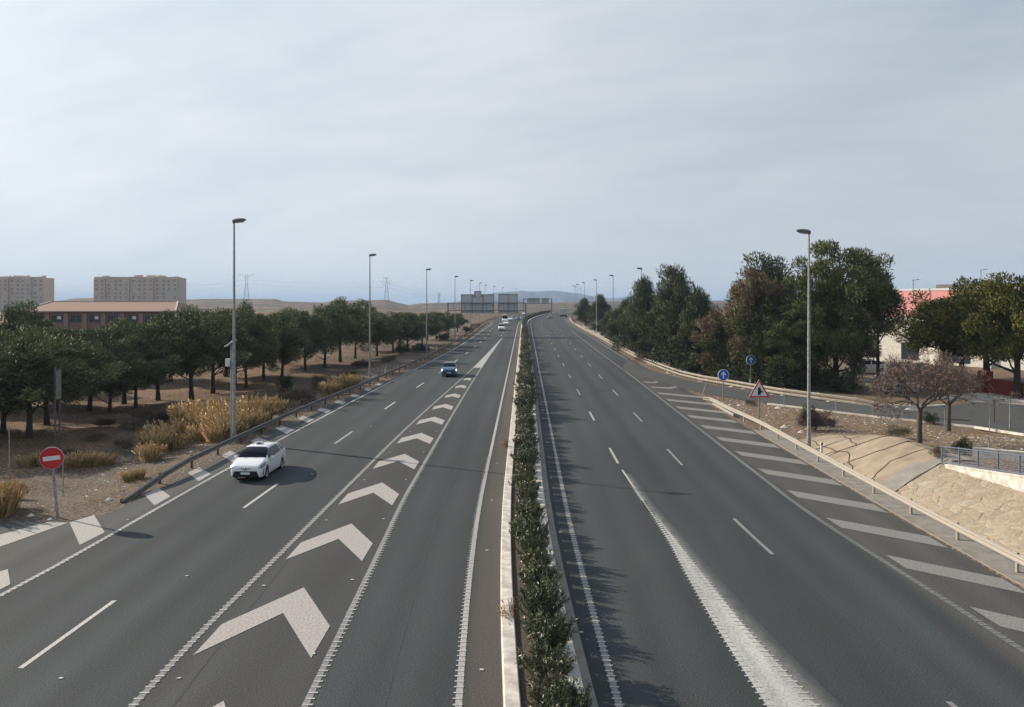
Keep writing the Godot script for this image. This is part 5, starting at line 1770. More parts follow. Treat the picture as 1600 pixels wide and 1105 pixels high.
func build_lamps() -> void:
	var left := [[57.0, -19.45, 14.9], [102.5, -18.62, 14.7], [144.5, -16.6, 14.2], [188.0, -15.35, 13.9], [231.0, -14.7, 13.7], [274.0, -14.5, 13.6], [317.0, -14.7, 13.4], [360.0, -13.0, 13.4], [403.0, -10.5, 13.2], [446.0, -4.6, 13.0]]
	for i in left.size():
		var e: Array = left[i]
		street_lamp(R(e[1], e[0], -0.1), e[2], 1.0, "tall grey street lamp behind the left guardrail, %s from the viewer" % ORD[i], "street lamps along the left guardrail")
	var right := [[54.0, 18.05, 14.2], [138.0, 19.0, 14.1], [181.0, 18.85, 13.9], [224.0, 18.95, 13.7], [267.0, 18.8, 13.6], [310.0, 19.5, 13.5], [353.0, 20.9, 13.4], [396.0, 24.0, 13.3], [436.0, 29.0, 13.0]]
	for i in right.size():
		var e: Array = right[i]
		var p := Vector3(e[1], ground(e[1], e[0]) - 0.05, -e[0])
		street_lamp(p, e[2] - (0.3 if i == 0 else 0.0), -1.0, "tall grey street lamp on the right roadside, %s from the viewer" % ORD[i], "street lamps along the right roadside")
	street_lamp(Vector3(24.95, ground(24.95, 94.0), -94.0), 13.9, -1.0, "grey street lamp standing in front of the brown pine, lamp seen end on", "street lamps along the right roadside", PI * 0.5)
	# the camera mast leaning on the first left lamp
	var t := thing("camera_mast", "short mast with a small solar panel and a white cabinet beside the nearest left lamp", "camera mast", R(-19.72, 57.3, -0.1))
	var m := MB.new()
	m.tube([Vector3(0, -0.3, 0), Vector3(0, 6.9, 0)], [0.09, 0.08], 8)
	obj("pole", m, M.galv, t)
	var a := MB.new()
	a.box(Vector3(-0.05, 6.75, 0.05), Vector3(0.8, 0.05, 0.55), Basis(Vector3.BACK, 0.6), 0.01)
	obj("solar_panel", a, M.sign_white, t)
	var c := MB.new()
	c.box(Vector3(-0.22, 5.45, 0.05), Vector3(0.30, 0.52, 0.26), Basis(), 0.015)
	obj("cabinet", c, M.sign_white, t)

# ---------------------------------------------------------------- signs
func disc(r: float, depth: float, n := 40) -> PackedVector2Array:
	var o := PackedVector2Array()
	for i in n: o.append(Vector2(cos(TAU * i / n), sin(TAU * i / n)) * r)
	return o

func shift(o: PackedVector2Array, s: float, by := Vector2.ZERO) -> PackedVector2Array:
	var r := PackedVector2Array()
	for q in o: r.append(q * s + by)
	return r

func layer(t: Node3D, called: String, outline: PackedVector2Array, y: float, z: float, depth: float, m: Material, parent: Node = null) -> MeshInstance3D:
	var b := MB.new()
	b.prism(outline, depth, Transform3D(Basis(), Vector3(0, y, z)))
	return obj(called, b, m, parent if parent else t)

func sign_post(t: Node3D, h: float, r := 0.035) -> void:
	var b := MB.new()
	b.box(Vector3(0, h * 0.5 - 0.1, 0), Vector3(r * 2.2, h + 0.2, r * 1.4), Basis(), 0.006)
	obj("post", b, M.galv, t)

func build_signs() -> void:
	# no entry
	var p := G(90, 809)
	var t := thing("no_entry_sign", "round red no-entry sign with white bar on a leaning grey post", "road sign", p, 0.33)
	t.rotation.z = 0.085
	sign_post(t, 2.2, 0.05)
	var y := 2.68
	var face := layer(t, "sign_panel", disc(0.49, 0), y, 0.05, 0.05, M.sign_back)
	layer(t, "red_face", disc(0.475, 0), y, 0.08, 0.012, M.sign_red, face)
	layer(t, "white_bar", PackedVector2Array([Vector2(-0.34, -0.095), Vector2(0.34, -0.095), Vector2(0.34, 0.095), Vector2(-0.34, 0.095)]), y, 0.091, 0.012, M.sign_white, face)
	# blue arrows
	for e in [[1130, 627, 0, "round blue sign with white up arrow at the tip of the near right guardrail"], [1173, 604, 1, "smaller round blue sign with white up arrow beyond the ramp, before the brown pine"]]:
		var q := G(e[0], e[1])
		var s := thing("blue_arrow_sign", e[3], "road sign", q, 0.1, "blue arrow signs at the ramp")
		var yy := (EYE - (586.0 - CY) / F * -q.z - q.y) if e[2] == 0 else (EYE - (562.5 - CY) / F * -q.z - q.y)
		sign_post(s, yy, 0.045)
		var f := layer(s, "sign_panel", disc(0.53, 0), yy, 0.05, 0.04, M.sign_back)
		layer(s, "white_rim", disc(0.525, 0), yy, 0.076, 0.01, M.sign_white, f)
		layer(s, "blue_face", disc(0.485, 0), yy, 0.086, 0.01, M.sign_blue, f)
		layer(s, "arrow", PackedVector2Array([Vector2(-0.06, -0.33), Vector2(0.06, -0.33), Vector2(0.06, 0.1), Vector2(0.2, -0.03), Vector2(0.24, 0.06), Vector2(0, 0.34), Vector2(-0.24, 0.06), Vector2(-0.2, -0.03), Vector2(-0.06, 0.1)]), yy, 0.096, 0.01, M.sign_white, f)
	# triangular merge warning
	var q := G(1186, 655)
	var w := thing("warning_sign", "white triangular warning sign with red border and black merging arrow", "road sign", q, 0.0)
	var d := -q.z
	var cy := EYE - (607.0 - CY) / F * d - q.y
	sign_post(w, cy, 0.05)
	var k := 31.5 / F * d / 1.732
	var tri := PackedVector2Array()
	for c in 3:      # rounded corners
		var a := PI * 0.5 + TAU * c / 3.0
		var v := Vector2(cos(a), sin(a)) * k
		for u in [-0.5, 0.0, 0.5]: tri.append(v * 0.93 + Vector2(cos(a + u), sin(a + u)) * k * 0.07)
	var yo := cy - k * 0.25
	var tf := layer(w, "sign_panel", tri, yo, 0.05, 0.05, M.sign_back)
	layer(w, "red_border", shift(tri, 0.985), yo, 0.08, 0.012, M.sign_red, tf)
	layer(w, "white_face", shift(tri, 0.76), yo, 0.092, 0.012, M.sign_white, tf)
	layer(w, "arrow", shift(PackedVector2Array([Vector2(-0.14, -0.38), Vector2(-0.02, -0.30), Vector2(0.12, -0.38), Vector2(0.12, -0.16), Vector2(0.24, -0.08), Vector2(0.33, -0.16), Vector2(0.33, 0.0), Vector2(0.13, 0.12), Vector2(0.13, 0.22), Vector2(0.17, 0.22), Vector2(0.0, 0.42), Vector2(-0.17, 0.22), Vector2(-0.13, 0.22)]), k * 0.95), yo, 0.104, 0.012, M.sign_black, tf)
	# backs of signs that face the other way
	var g := G(985, 550)
	var gd := -g.z
	var yb := thing("give_way_sign", "grey back of a triangular give-way sign before the outer ramp rail", "road sign", g)
	var yh := EYE - (531.0 - CY) / F * gd - g.y
	sign_post(yb, yh, 0.045)
	layer(yb, "sign_panel", PackedVector2Array([Vector2(0, -0.62), Vector2(0.54, 0.31), Vector2(-0.54, 0.31)]), yh + 0.1, 0.06, 0.03, M.sign_back)
	var g2 := G(968, 536)
	var rb := thing("round_sign", "grey back of a round sign on a short post in the brown scrub", "road sign", g2)
	var rh := EYE - (519.0 - CY) / F * -g2.z - g2.y
	sign_post(rb, rh, 0.045)
	layer(rb, "sign_panel", disc(0.45, 0, 24), rh, 0.06, 0.03, M.sign_back)
	# round sign seen edge on, two faces back to back
	var g3 := G(1374.5, 649)
	var es := thing("double_sign", "pair of round sign plates back to back, seen almost edge on at the ramp kerb", "road sign", g3, 1.15)
	var eh := EYE - (597.0 - CY) / F * -g3.z - g3.y
	sign_post(es, eh, 0.05)
	layer(es, "sign_panel", disc(0.47, 0, 28), eh, 0.13, 0.03, M.sign_white)
	layer(es, "sign_panel", disc(0.47, 0, 28), eh, -0.13, 0.03, M.sign_white)
	# notice on the bare tree
	var g4 := G(1436, 697)
	var nt := MB.new()
	var npx := -g4.z / F
	nt.box(Vector3(0, 0, 0), Vector3(13.5 * npx, 11.5 * npx, 0.015), Basis(Vector3.BACK, -0.05), 0.004)
	var no := obj("notice_sheet", nt, M.sign_white)
	no.position = at_depth(1428.5, 636, -g4.z - 0.22)
	tag(no, "white notice sheet fixed to the trunk of the first leafless tree", "notice")
	# board on two posts, seen obliquely; pine shade is put into its dark materials
	var g5 := G(89, 693)
	var bt := thing("sign_board", "dark narrow sign board on two grey posts in the shade of the pines", "road sign", g5, 1.8)
	var bd := -g5.z
	for e in [-0.42, 0.55]:
		var b := MB.new()
		b.box(Vector3(e, 2.6, 0), Vector3(0.12, 5.4, 0.09), Basis(), 0.01)
		obj("post", b, M.rail_dull, bt)
	layer(bt, "sign_panel", PackedVector2Array([Vector2(-0.5, -1.0), Vector2(0.6, -1.0), Vector2(0.6, 1.0), Vector2(-0.5, 1.0)]), 4.1, 0.09, 0.04, M.concrete_dark)
	# tripod stand
	var g6 := G(1103.5, 619)
	var tr := thing("sign_stand", "small folding metal stand left empty on the gore tip", "sign stand", g6, 0.0)
	for e in [[-0.42, 0.0], [0.5, 0.0], [0.0, -0.45]]:
		var b := MB.new()
		b.tube([Vector3(e[0], 0, e[1]), Vector3(0, 1.25, 0)], [0.03, 0.025], 6)
		obj("leg", b, M.galv, tr)
	# marker posts and stakes
	var mk := MB.new()
	mk.box(Vector3(0, 0.45, 0), Vector3(0.14, 1.1, 0.10), Basis(), 0.02)
	var cap := MB.new()
	cap.box(Vector3(0, 0.86, 0.052), Vector3(0.10, 0.16, 0.01))
	var mm := mk.mesh()
	var cm := cap.mesh()
	var spots := [[602, 586, "white marker post behind the guardrail right of the second lamp post"], [682, 550, "white marker post behind the guardrail right of the third lamp post"], [724, 530, "distant white marker post near the gantry's left post"], [1284, 716, "white marker post with a dark reflector beside the near right lamp post"]]
	for e in spots:
		var o := thing("marker_post", e[2], "marker post", G(e[0], e[1]), 0.0, "white marker posts")
		obj("post", mm, M.sign_white, o)
		obj("reflector", cm, M.dark, o)
	var stakes := [[98, 776, 716, "thin grey stake right of the no-entry sign"], [14, 745, 660, "thin bare stake left of the no-entry sign"], [1225, 638, 612, "thin stake at the ramp kerb right of the warning sign"], [1306, 645, 622, "thin stake at the ramp kerb right of the lamp post"], [1363, 652, 635, "short thin stake left of the edge-on sign"], [1476, 666, 640, "thin stake at the kerb behind the forked bare tree"], [1546, 677, 630, "thin stake beside the left sapling"], [1545, 702, 684, "short stake between sapling and blue railing"], [1351, 615, 580, "slim pole on the mound below the parked white car"]]
	for e in stakes:
		var sp := G(e[0], e[1])
		var sh: float = (e[1] - e[2]) / F * -sp.z
		var b := MB.new()
		b.tube([Vector3(0, -0.2, 0), Vector3(0.02, sh * 0.5, 0), Vector3(0, sh, 0)], [0.028, 0.026, 0.024], 6)
		var o := obj("stake", b, M.galv)
		o.position = sp
		tag(o, e[3], "stake", "thin stakes on the verges")

# ---------------------------------------------------------------- vehicles
# A body is lofted from stations along its length: z, sill height, belt height, top height, half width, half width of the top.
class Car:
	var st := []
	var W := []          # [centre z, radius]
	func at(z: float) -> Array:
		var i := 0
		while i < st.size() - 2 and z < st[i + 1][0]: i += 1
		var a: Array = st[i]
		var b: Array = st[i + 1]
		var t := clampf((z - a[0]) / (b[0] - a[0]), 0.0, 1.0)
		var out := []
		for k in 6:
			var d := (b[k] as float) - (a[k] as float)
			var h := (b[0] as float) - (a[0] as float)
			var s := d / h
			var sa := s
			var sb := s
			if i > 0 and k > 0:
				var s0: float = (a[k] - st[i - 1][k]) / (a[0] - st[i - 1][0])
				sa = 0.0 if s0 * s <= 0.0 else 2.0 * s0 * s / (s0 + s)
			if i < st.size() - 2 and k > 0:
				var s1: float = (st[i + 2][k] - b[k]) / (st[i + 2][0] - b[0])
				sb = 0.0 if s1 * s <= 0.0 else 2.0 * s1 * s / (s1 + s)
			out.append((2*t*t*t - 3*t*t + 1) * a[k] + (t*t*t - 2*t*t + t) * h * sa + (-2*t*t*t + 3*t*t) * b[k] + (t*t*t - t*t) * h * sb)
		return out
	func ring(z: float) -> Array:
		var e := at(z)
		var yb: float = e[1]
		for w in W:
			var dz: float = absf(z - w[0])
			var ra: float = w[1] * 1.16
			if dz < ra: yb = maxf(yb, w[1] + sqrt(ra * ra - dz * dz))
		var belt: float = e[2]
		var top: float = e[3]
		var w0: float = e[4]
		var wt: float = e[5]
		var mid := minf(belt - 0.05, maxf(yb + 0.05, lerpf(e[1], belt, 0.62)))
		return [Vector2(w0 * 0.90, yb), Vector2(w0 * 0.985, minf(yb + 0.09, mid - 0.02)), Vector2(w0, mid), Vector2(w0 * 0.985, belt - 0.02), Vector2(w0 * 0.955, belt + 0.005),
			Vector2(lerpf(w0 * 0.955, wt, 0.86), lerpf(belt, top, 0.80)), Vector2(wt * 0.93, lerpf(belt, top, 0.94)), Vector2(wt * 0.62, lerpf(belt, top, 0.99)), Vector2(0, top)]
	func point(z: float, t: float, side: float, lift := 0.0) -> Vector3:
		var r := ring(z)
		var i := clampi(int(t), 0, 7)
		var p: Vector2 = (r[i] as Vector2).lerp(r[i + 1], t - i)
		var v := Vector3(p.x * side, p.y, z)
		if lift != 0.0:
			var r2 := ring(z - 0.04)
			var r3 := ring(z + 0.04)
			var p2: Vector2 = (r2[i] as Vector2).lerp(r2[i + 1], t - i)
			var p3: Vector2 = (r3[i] as Vector2).lerp(r3[i + 1], t - i)
			var e: Vector2 = r[i + 1] - r[i]
			var n := Vector3((p3.x - p2.x) * side, p3.y - p2.y, 0.08).cross(Vector3(e.x * side, e.y, 0)).normalized()
			if n.dot(v - Vector3(0, 0.55, z * 0.7)) < 0.0: n = -n
			v += n * lift
		return v
	func patch(m: MB, zs: Array, ts: Array, side: float, lift: float) -> void:      # a quad-bounded piece laid on the body: zs, ts hold four corners
		var n := 5
		for i in n:
			for j in n:
				var q := []
				for e in [[0, 0], [1, 0], [1, 1], [0, 1]]:
					var u: float = (i + e[0]) / float(n)
					var v: float = (j + e[1]) / float(n)
					var z := lerpf(lerpf(zs[0], zs[1], u), lerpf(zs[3], zs[2], u), v)
					var t := lerpf(lerpf(ts[0], ts[1], u), lerpf(ts[3], ts[2], u), v)
					q.append(point(z, t, side, lift))
				m.quad(q[0], q[1], q[2], q[3], Vector3(side * 0.6, 0.5, 0.5 if zs[0] > 0 else -0.5))

func build_car(label: String, cat: String, name_: String, p: Vector3, turn: float, o: Dictionary) -> Node3D:
	var c := Car.new()
	c.st = o.st
	c.W = o.wheels
	var paint: Material = o.paint
	var t := thing(name_, label, cat, p, turn, o.get("group", ""))
	var zs := []
	var z: float = c.st[0][0]
	var zend: float = c.st[-1][0]
	while z > zend + 0.01:
		zs.append(z)
		var fine_ := false
		for w in c.W:
			if absf(z - w[0]) < w[1] * 1.35: fine_ = true
		if absf(z - c.st[0][0]) < 0.5 or absf(z - zend) < 0.5: fine_ = true
		z -= 0.045 if fine_ else 0.09
	zs.append(zend)
	var grid := []
	for zz in zs:
		var r := c.ring(zz)
		var row := []
		for k in 9: row.append(Vector3(r[k].x, r[k].y, zz))
		for k in range(7, -1, -1): row.append(Vector3(-r[k].x, r[k].y, zz))
		grid.append(row)
	var nor := []
	for i in zs.size():
		var row := []
		for k in 17:
			var a: Vector3 = grid[mini(i + 1, zs.size() - 1)][k] - grid[maxi(i - 1, 0)][k]
			var b: Vector3 = grid[i][mini(k + 1, 16)] - grid[i][maxi(k - 1, 0)]
			var n := a.cross(b).normalized()
			if n.dot(grid[i][k] - Vector3(0, 0.55, zs[i])) < 0.0: n = -n
			row.append(n)
		nor.append(row)
	var body := MB.new()
	var glass := {"windshield": MB.new(), "rear_window": MB.new()}
	for i in zs.size() - 1:
		for k in 16:
			var s := k if k < 8 else 15 - k
			var zc: float = (zs[i] + zs[i + 1]) * 0.5
			var target: MB = body
			if s >= 5 and zc < o.shield[0] and zc > o.shield[1]: target = glass.windshield
			elif s >= 5 and o.has("rear") and zc < o.rear[0] and zc > o.rear[1]: target = glass.rear_window
			elif s == 4:
				for wi in o.side.size():
					if zc < o.side[wi][0] and zc > o.side[wi][1]:
						var key := "side_window" + ("a" if k < 8 else "b") + str(wi)
						if not glass.has(key): glass[key] = MB.new()
						target = glass[key]
			target.triN(grid[i][k], grid[i + 1][k], grid[i + 1][k + 1], nor[i][k], nor[i + 1][k], nor[i + 1][k + 1])
			target.triN(grid[i][k], grid[i + 1][k + 1], grid[i][k + 1], nor[i][k], nor[i + 1][k + 1], nor[i][k + 1])
	for e in [0, zs.size() - 1]:
		var ctr := Vector3(0, (grid[e][0].y + grid[e][8].y) * 0.5, zs[e])
		for k in 16: body.trio(ctr, grid[e][k], grid[e][k + 1], Vector3(0, 0, 1.0 if e == 0 else -1.0))
		body.trio(ctr, grid[e][16], grid[e][0], Vector3(0, 0, 1.0 if e == 0 else -1.0))
	obj("body", body, paint, t)
	var under := MB.new()
	under.box(Vector3(0, 0.36, (zs[0] + zend) * 0.5), Vector3(c.st[3][4] * 1.72, 0.30, zs[0] - zend - 0.25))
	obj("underbody", under, M.dark, t)
	for key in glass:
		if glass[key].v.size(): obj("side_window" if key.begins_with("side") else key, glass[key], M.glass, t)
	# wheels
	for w in c.W:
		for s in [-1.0, 1.0]:
			var half: float = c.at(w[0])[4]
			var wn := Node3D.new()
			var r: float = w[1]
			var wd := 0.20
			var xf := Transform3D(Basis(Vector3(0, -s, 0), Vector3(s, 0, 0), Vector3(0, 0, 1)), Vector3(s * (half - 0.03 - wd), r, w[0]))
			var ty := MB.new()
			ty.lathe([Vector2(r * 0.66, 0.0), Vector2(r * 0.94, 0.0), Vector2(r, 0.03), Vector2(r, wd - 0.03), Vector2(r * 0.94, wd), Vector2(r * 0.66, wd - 0.01)], 28, xf)
			var wo := obj("wheel", ty, M.rubber, t)
			var rm := MB.new()
			rm.lathe([Vector2(0.0, wd - 0.05), Vector2(0.06, wd - 0.045), Vector2(0.07, wd - 0.075)], 20, xf)
			rm.lathe([Vector2(r * 0.58, wd - 0.03), Vector2(r * 0.67, wd - 0.012)], 28, xf)
			for k in 10:
				var a := TAU * k / 10.0
				rm.bar(xf * Vector3(cos(a) * 0.05, wd - 0.055, sin(a) * 0.05), xf * Vector3(cos(a) * r * 0.62, wd - 0.035, sin(a) * r * 0.62), 0.045, 0.02)
			obj("rim", rm, M.chrome, wo)
			var hub := MB.new()
			hub.lathe([Vector2(0.0, wd - 0.10), Vector2(r * 0.66, wd - 0.10)], 20, xf)
			obj("brake_disc", hub, M.dark, wo)
			wn.free()
	var zf: float = c.st[0][0]
	# lamps, mirrors, plates, grille
	for s in [-1.0, 1.0]:
		var hm := MB.new()
		c.patch(hm, o.head[0], o.head[1], s, 0.012)
		obj("headlight", hm, o.get("head_mat", M.headlamp), t)
		if o.has("tail"):
			var tm := MB.new()
			c.patch(tm, o.tail[0], o.tail[1], s, 0.012)
			obj("tail_light", tm, M.red_lamp, t)
		if o.has("mirror"):
			var mz: float = o.mirror[0]
			var mw: float = c.at(mz)[4]
			var mm := MB.new()
			mm.box(Vector3(s * (mw + 0.10), o.mirror[1], mz), Vector3(0.20, 0.15, 0.11), Basis(Vector3.UP, s * 0.25), 0.035)
			mm.box(Vector3(s * (mw - 0.01), o.mirror[1] - 0.05, mz), Vector3(0.12, 0.04, 0.05))
			obj("mirror", mm, o.get("mirror_mat", paint), t)
		if o.has("door_z"):
			var sm := MB.new()
			for dz in o.door_z:
				c.patch(sm, [dz + 0.008, dz + 0.008, dz - 0.008, dz - 0.008], [1.3, 4.0, 4.0, 1.3], s, 0.004)
			obj("door_seam", sm, M.dark, t)
			var dh := MB.new()
			for dz in o.door_z.slice(1): c.patch(dh, [dz + 0.30, dz + 0.30, dz + 0.12, dz + 0.12], [3.0, 3.35, 3.35, 3.0], s, 0.02)
			obj("door_handle", dh, paint, t)
	if o.has("grille"):
		for e in o.grille:   # [half width bottom, half width top, y0, y1, z, material]
			var gm := MB.new()
			var n := 8
			for i in n:
				var q := []
				for f in [[0, 0], [1, 0], [1, 1], [0, 1]]:
					var u := lerpf(-1.0, 1.0, (i + f[0]) / float(n))
					var hw := lerpf(e[0], e[1], f[1])
					q.append(Vector3(u * hw, lerpf(e[2], e[3], f[1]) + (e[6] if e.size() > 6 else 0.0) * absf(u), e[4] - 0.20 * u * u * hw * hw))
				var out := Vector3(0, 0, 1)
				gm.quad(q[0], q[1], q[2], q[3], out)
				for side in [[0, 1], [2, 3]]:
					var back := Vector3(0, 0, -0.12)
					gm.quad(q[side[0]], q[side[1]], q[side[1]] + back, q[side[0]] + back, Vector3(0, -1 if side[0] == 0 else 1, 0))
			obj("grille", gm, e[5], t)
	if o.has("plate"):
		var pm := MB.new()
		pm.box(Vector3(0, o.plate, zf + o.get("plate_z", 0.03)), Vector3(0.52, 0.115, 0.02), Basis(), 0.004)
		var po := obj("number_plate", pm, M.plate, t)
		var pb := MB.new()
		pb.box(Vector3(-0.235, o.plate, zf + o.get("plate_z", 0.03) + 0.011), Vector3(0.04, 0.105, 0.005))
		obj("blue_band", pb, M.sign_blue, po)
	if o.has("emblem"):
		var em := MB.new()
		em.lathe([Vector2(0.0, 0.02), Vector2(0.05, 0.018), Vector2(0.06, 0.0)], 16, Transform3D(Basis(Vector3.RIGHT, PI * 0.5).scaled(Vector3(1.25, 1, 1)), Vector3(0, o.emblem[0], o.emblem[1])))
		obj("emblem", em, M.chrome, t)
	return t

func hatch(L: float, W: float, H: float) -> Array:    # a rounded five-door hatchback
	var f := L * 0.5
	var h := H
	return [[f, 0.28, 0.62, 0.69, W * 0.66, W * 0.58], [f - 0.03, 0.22, 0.66, 0.75, W * 0.80, W * 0.68], [f - 0.12, 0.19, 0.71, 0.81, W * 0.90, W * 0.76], [f - 0.28, 0.18, 0.78, 0.88, W * 0.97, W * 0.82], [f - 0.58, 0.18, 0.87, 0.98, W, W * 0.84],
		[f - 0.94, 0.18, 0.94, 1.07, W, W * 0.84], [f - 1.32, 0.18, 0.98, lerpf(1.07, h, 0.54), W, W * 0.80], [f - 1.76, 0.18, 1.01, h * 0.955, W, W * 0.70], [f - 2.2, 0.19, 1.03, h * 0.995, W, W * 0.66], [f - 2.8, 0.19, 1.07, h * 0.995, W, W * 0.65], [f - 3.5, 0.2, 1.10, h * 0.965, W * 0.99, W * 0.63],
		[f - L + 0.62, 0.22, 1.13, h * 0.895, W * 0.97, W * 0.64], [f - L + 0.26, 0.26, 1.11, h * 0.79, W * 0.93, W * 0.61], [f - L + 0.06, 0.30, 0.98, 1.12, W * 0.86, W * 0.62], [f - L, 0.34, 0.84, 0.93, W * 0.80, W * 0.60]]

func van(L: float, W: float, H: float) -> Array:      # a tall van with a short bonnet
	var f := L * 0.5
	return [[f, 0.32, 0.70, 0.78, W * 0.74, W * 0.66], [f - 0.05, 0.26, 0.76, 0.86, W * 0.88, W * 0.76], [f - 0.2, 0.22, 0.84, 0.96, W * 0.96, W * 0.84], [f - 0.5, 0.22, 0.94, 1.08, W, W * 0.88], [f - 0.85, 0.22, 1.03, 1.20, W, W * 0.88], [f - 1.15, 0.22, 1.06, lerpf(1.2, H, 0.55), W, W * 0.85], [f - 1.5, 0.22, 1.08, H * 0.96, W, W * 0.82], [f - 1.9, 0.22, 1.09, H, W, W * 0.82],
		[f - L + 0.4, 0.24, 1.10, H, W * 0.99, W * 0.82], [f - L + 0.06, 0.28, 1.10, H * 0.97, W * 0.97, W * 0.82], [f - L, 0.32, 1.0, H * 0.90, W * 0.93, W * 0.80]]

func build_vehicles() -> void:
	var white := car_paint(Color(0.82, 0.825, 0.83))
	var pitch := atan(GRADE)
	# white taxi
	var L := 4.64
	var f := L * 0.5
	var spec := {"st": hatch(L, 0.90, 1.63), "wheels": [[1.42, 0.325], [-1.38, 0.325]], "paint": white, "shield": [f - 0.98, f - 1.80], "rear": [f - L + 0.58, f - L + 0.14], "side": [[f - 1.22, f - 1.68], [f - 1.73, f - 2.60], [f - 2.65, f - 3.48], [f - 3.53, f - L + 0.42]],
		"head": [[f - 0.10, f - 0.13, f - 0.80, f - 0.60], [2.7, 5.0, 4.2, 2.7]], "tail": [[-f + 0.1, -f + 0.1, -f + 0.4, -f + 0.4], [3.2, 4.2, 4.2, 3.4]], "mirror": [f - 1.36, 1.06], "door_z": [f - 1.40, f - 2.66, f - 3.55],
		"grille": [[0.72, 0.60, 0.22, 0.52, f + 0.075, M.dark], [0.20, 0.34, 0.60, 0.64, f + 0.04, M.dark, 0.06]], "plate": 0.42, "plate_z": 0.09, "emblem": [0.675, f + 0.03]}
	var taxi := build_car("white hatchback taxi with a roof light driving in the left lane", "car", "taxi_car", R(-14.72, 47.3), -0.015, spec)
	taxi.rotation.x = -pitch
	var c := Car.new()
	c.st = spec.st
	c.W = spec.wheels
	var sb := MB.new()
	sb.box(Vector3(0, 1.685, f - 2.3), Vector3(0.44, 0.12, 0.18), Basis(), 0.025)
	var roof_light := obj("roof_sign", sb, M.sign_white, taxi)
	var sg := MB.new()
	sg.box(Vector3(0.0, 1.685, f - 2.205), Vector3(0.20, 0.07, 0.012))
	obj("lamp_glass", sg, M.glass, roof_light)
	for s in [-1.0, 1.0]:
		var sl := MB.new()
		c.patch(sl, [f - 0.20, f - 0.24, f - 0.33, f - 0.30], [1.1, 2.0, 2.6, 1.1], s, 0.01)
		obj("fog_light_recess", sl, M.dark, taxi)
		var fl := MB.new()
		fl.box(Vector3(s * 0.72, 0.34, f - 0.12), Vector3(0.06, 0.12, 0.04), Basis(Vector3.UP, s * 0.7), 0.01)
		obj("running_light", fl, M.sign_white, taxi)
		var up := MB.new()
		c.patch(up, [f - 0.02, f - 0.05, f - 0.13, f - 0.12], [3.7, 4.5, 4.1, 3.5], s, 0.008)
		obj("grille_slit", up, M.dark, taxi)
	var wp := MB.new()
	for s in [[-0.42, 0.05], [0.12, 0.42]]:
		wp.bar(Vector3(s[0], 1.105, f - 0.97), Vector3(s[1], 1.19, f - 1.13), 0.018)
	obj("wiper", wp, M.dark, taxi)
	# blue people carrier with its headlights on
	L = 4.6
	f = L * 0.5
	var bst := hatch(L, 0.92, 1.68)
	for k in bst.size():
		bst[k][2] += 0.06
		if k < 6: bst[k][3] += 0.08
	var blue := {"st": bst, "wheels": [[1.40, 0.33], [-1.36, 0.33]], "paint": car_paint(Color(0.008, 0.062, 0.13)), "shield": [f - 0.98, f - 1.80], "rear": [f - L + 0.58, f - L + 0.14], "side": [[f - 1.22, f - 1.68], [f - 1.73, f - 2.60], [f - 2.65, f - 3.48], [f - 3.53, f - L + 0.42]],
		"head": [[f - 0.12, f - 0.16, f - 0.58, f - 0.50], [2.6, 4.6, 4.0, 2.6]], "head_mat": M.lit, "mirror": [f - 1.5, 1.12], "mirror_mat": M.headlamp, "door_z": [f - 1.55, f - 2.66], "grille": [[0.6, 0.56, 0.26, 0.42, f + 0.05, M.dark]], "plate": 0.50, "plate_z": 0.06, "emblem": [0.70, f + 0.03]}
	build_car("dark blue people carrier with lit headlights in the left carriageway", "car", "blue_car", R(-9.15, 104.2), 0.05, blue)
	# white vans and cars farther off
	L = 4.4
	f = L * 0.5
	var kv := {"st": van(L, 0.93, 1.86), "wheels": [[1.32, 0.32], [-1.35, 0.32]], "paint": white, "shield": [f - 0.88, f - 1.52], "side": [[f - 1.2, f - 1.95]], "head": [[f - 0.10, f - 0.16, f - 0.50, f - 0.45], [2.7, 4.2, 3.9, 2.7]], "mirror": [f - 1.0, 1.22], "mirror_mat": M.dark, "grille": [[0.62, 0.55, 0.28, 0.52, f + 0.05, M.dark]], "plate": 0.42, "plate_z": 0.065}
	build_car("small white van leading the distant oncoming traffic", "van", "white_van", R(-6.3, 234.0), 0.0, kv)
	L = 5.6
	f = L * 0.5
	var bv := {"st": van(L, 1.05, 2.6), "wheels": [[1.75, 0.34], [-1.7, 0.34]], "paint": white, "shield": [f - 0.88, f - 1.52], "side": [[f - 1.2, f - 2.0]], "head": [[f - 0.10, f - 0.16, f - 0.50, f - 0.45], [2.7, 4.2, 3.9, 2.7]], "mirror": [f - 1.0, 1.5], "mirror_mat": M.dark, "grille": [[0.7, 0.62, 0.3, 0.56, f + 0.05, M.dark]]}
	build_car("tall white delivery van behind the small white van", "van", "delivery_van", R(-7.0, 306.0), 0.0, bv)
	L = 4.1
	f = L * 0.5
	var small := {"st": hatch(L, 0.86, 1.5), "wheels": [[1.25, 0.31], [-1.25, 0.31]], "paint": white, "shield": [f - 0.98, f - 1.78], "rear": [f - L + 0.58, f - L + 0.14], "side": [[f - 1.6, f - 2.6], [f - 2.7, f - 3.4]], "head": [[f - 0.12, f - 0.16, f - 0.58, f - 0.50], [2.6, 4.6, 4.0, 2.6]], "tail": [[-f + 0.1, -f + 0.1, -f + 0.4, -f + 0.4], [2.6, 4.2, 4.2, 2.8]], "mirror": [f - 1.5, 1.02], "grille": [[0.6, 0.5, 0.25, 0.46, f + 0.05, M.dark]], "plate": 0.42, "plate_z": 0.065}
	build_car("white car half hidden behind the small white van", "car", "white_car", R(-5.9, 275.0), 0.0, small)
	build_car("white car in the middle lane beside the tall delivery van", "car", "white_car", R(-5.25, 322.0), -0.03, small)
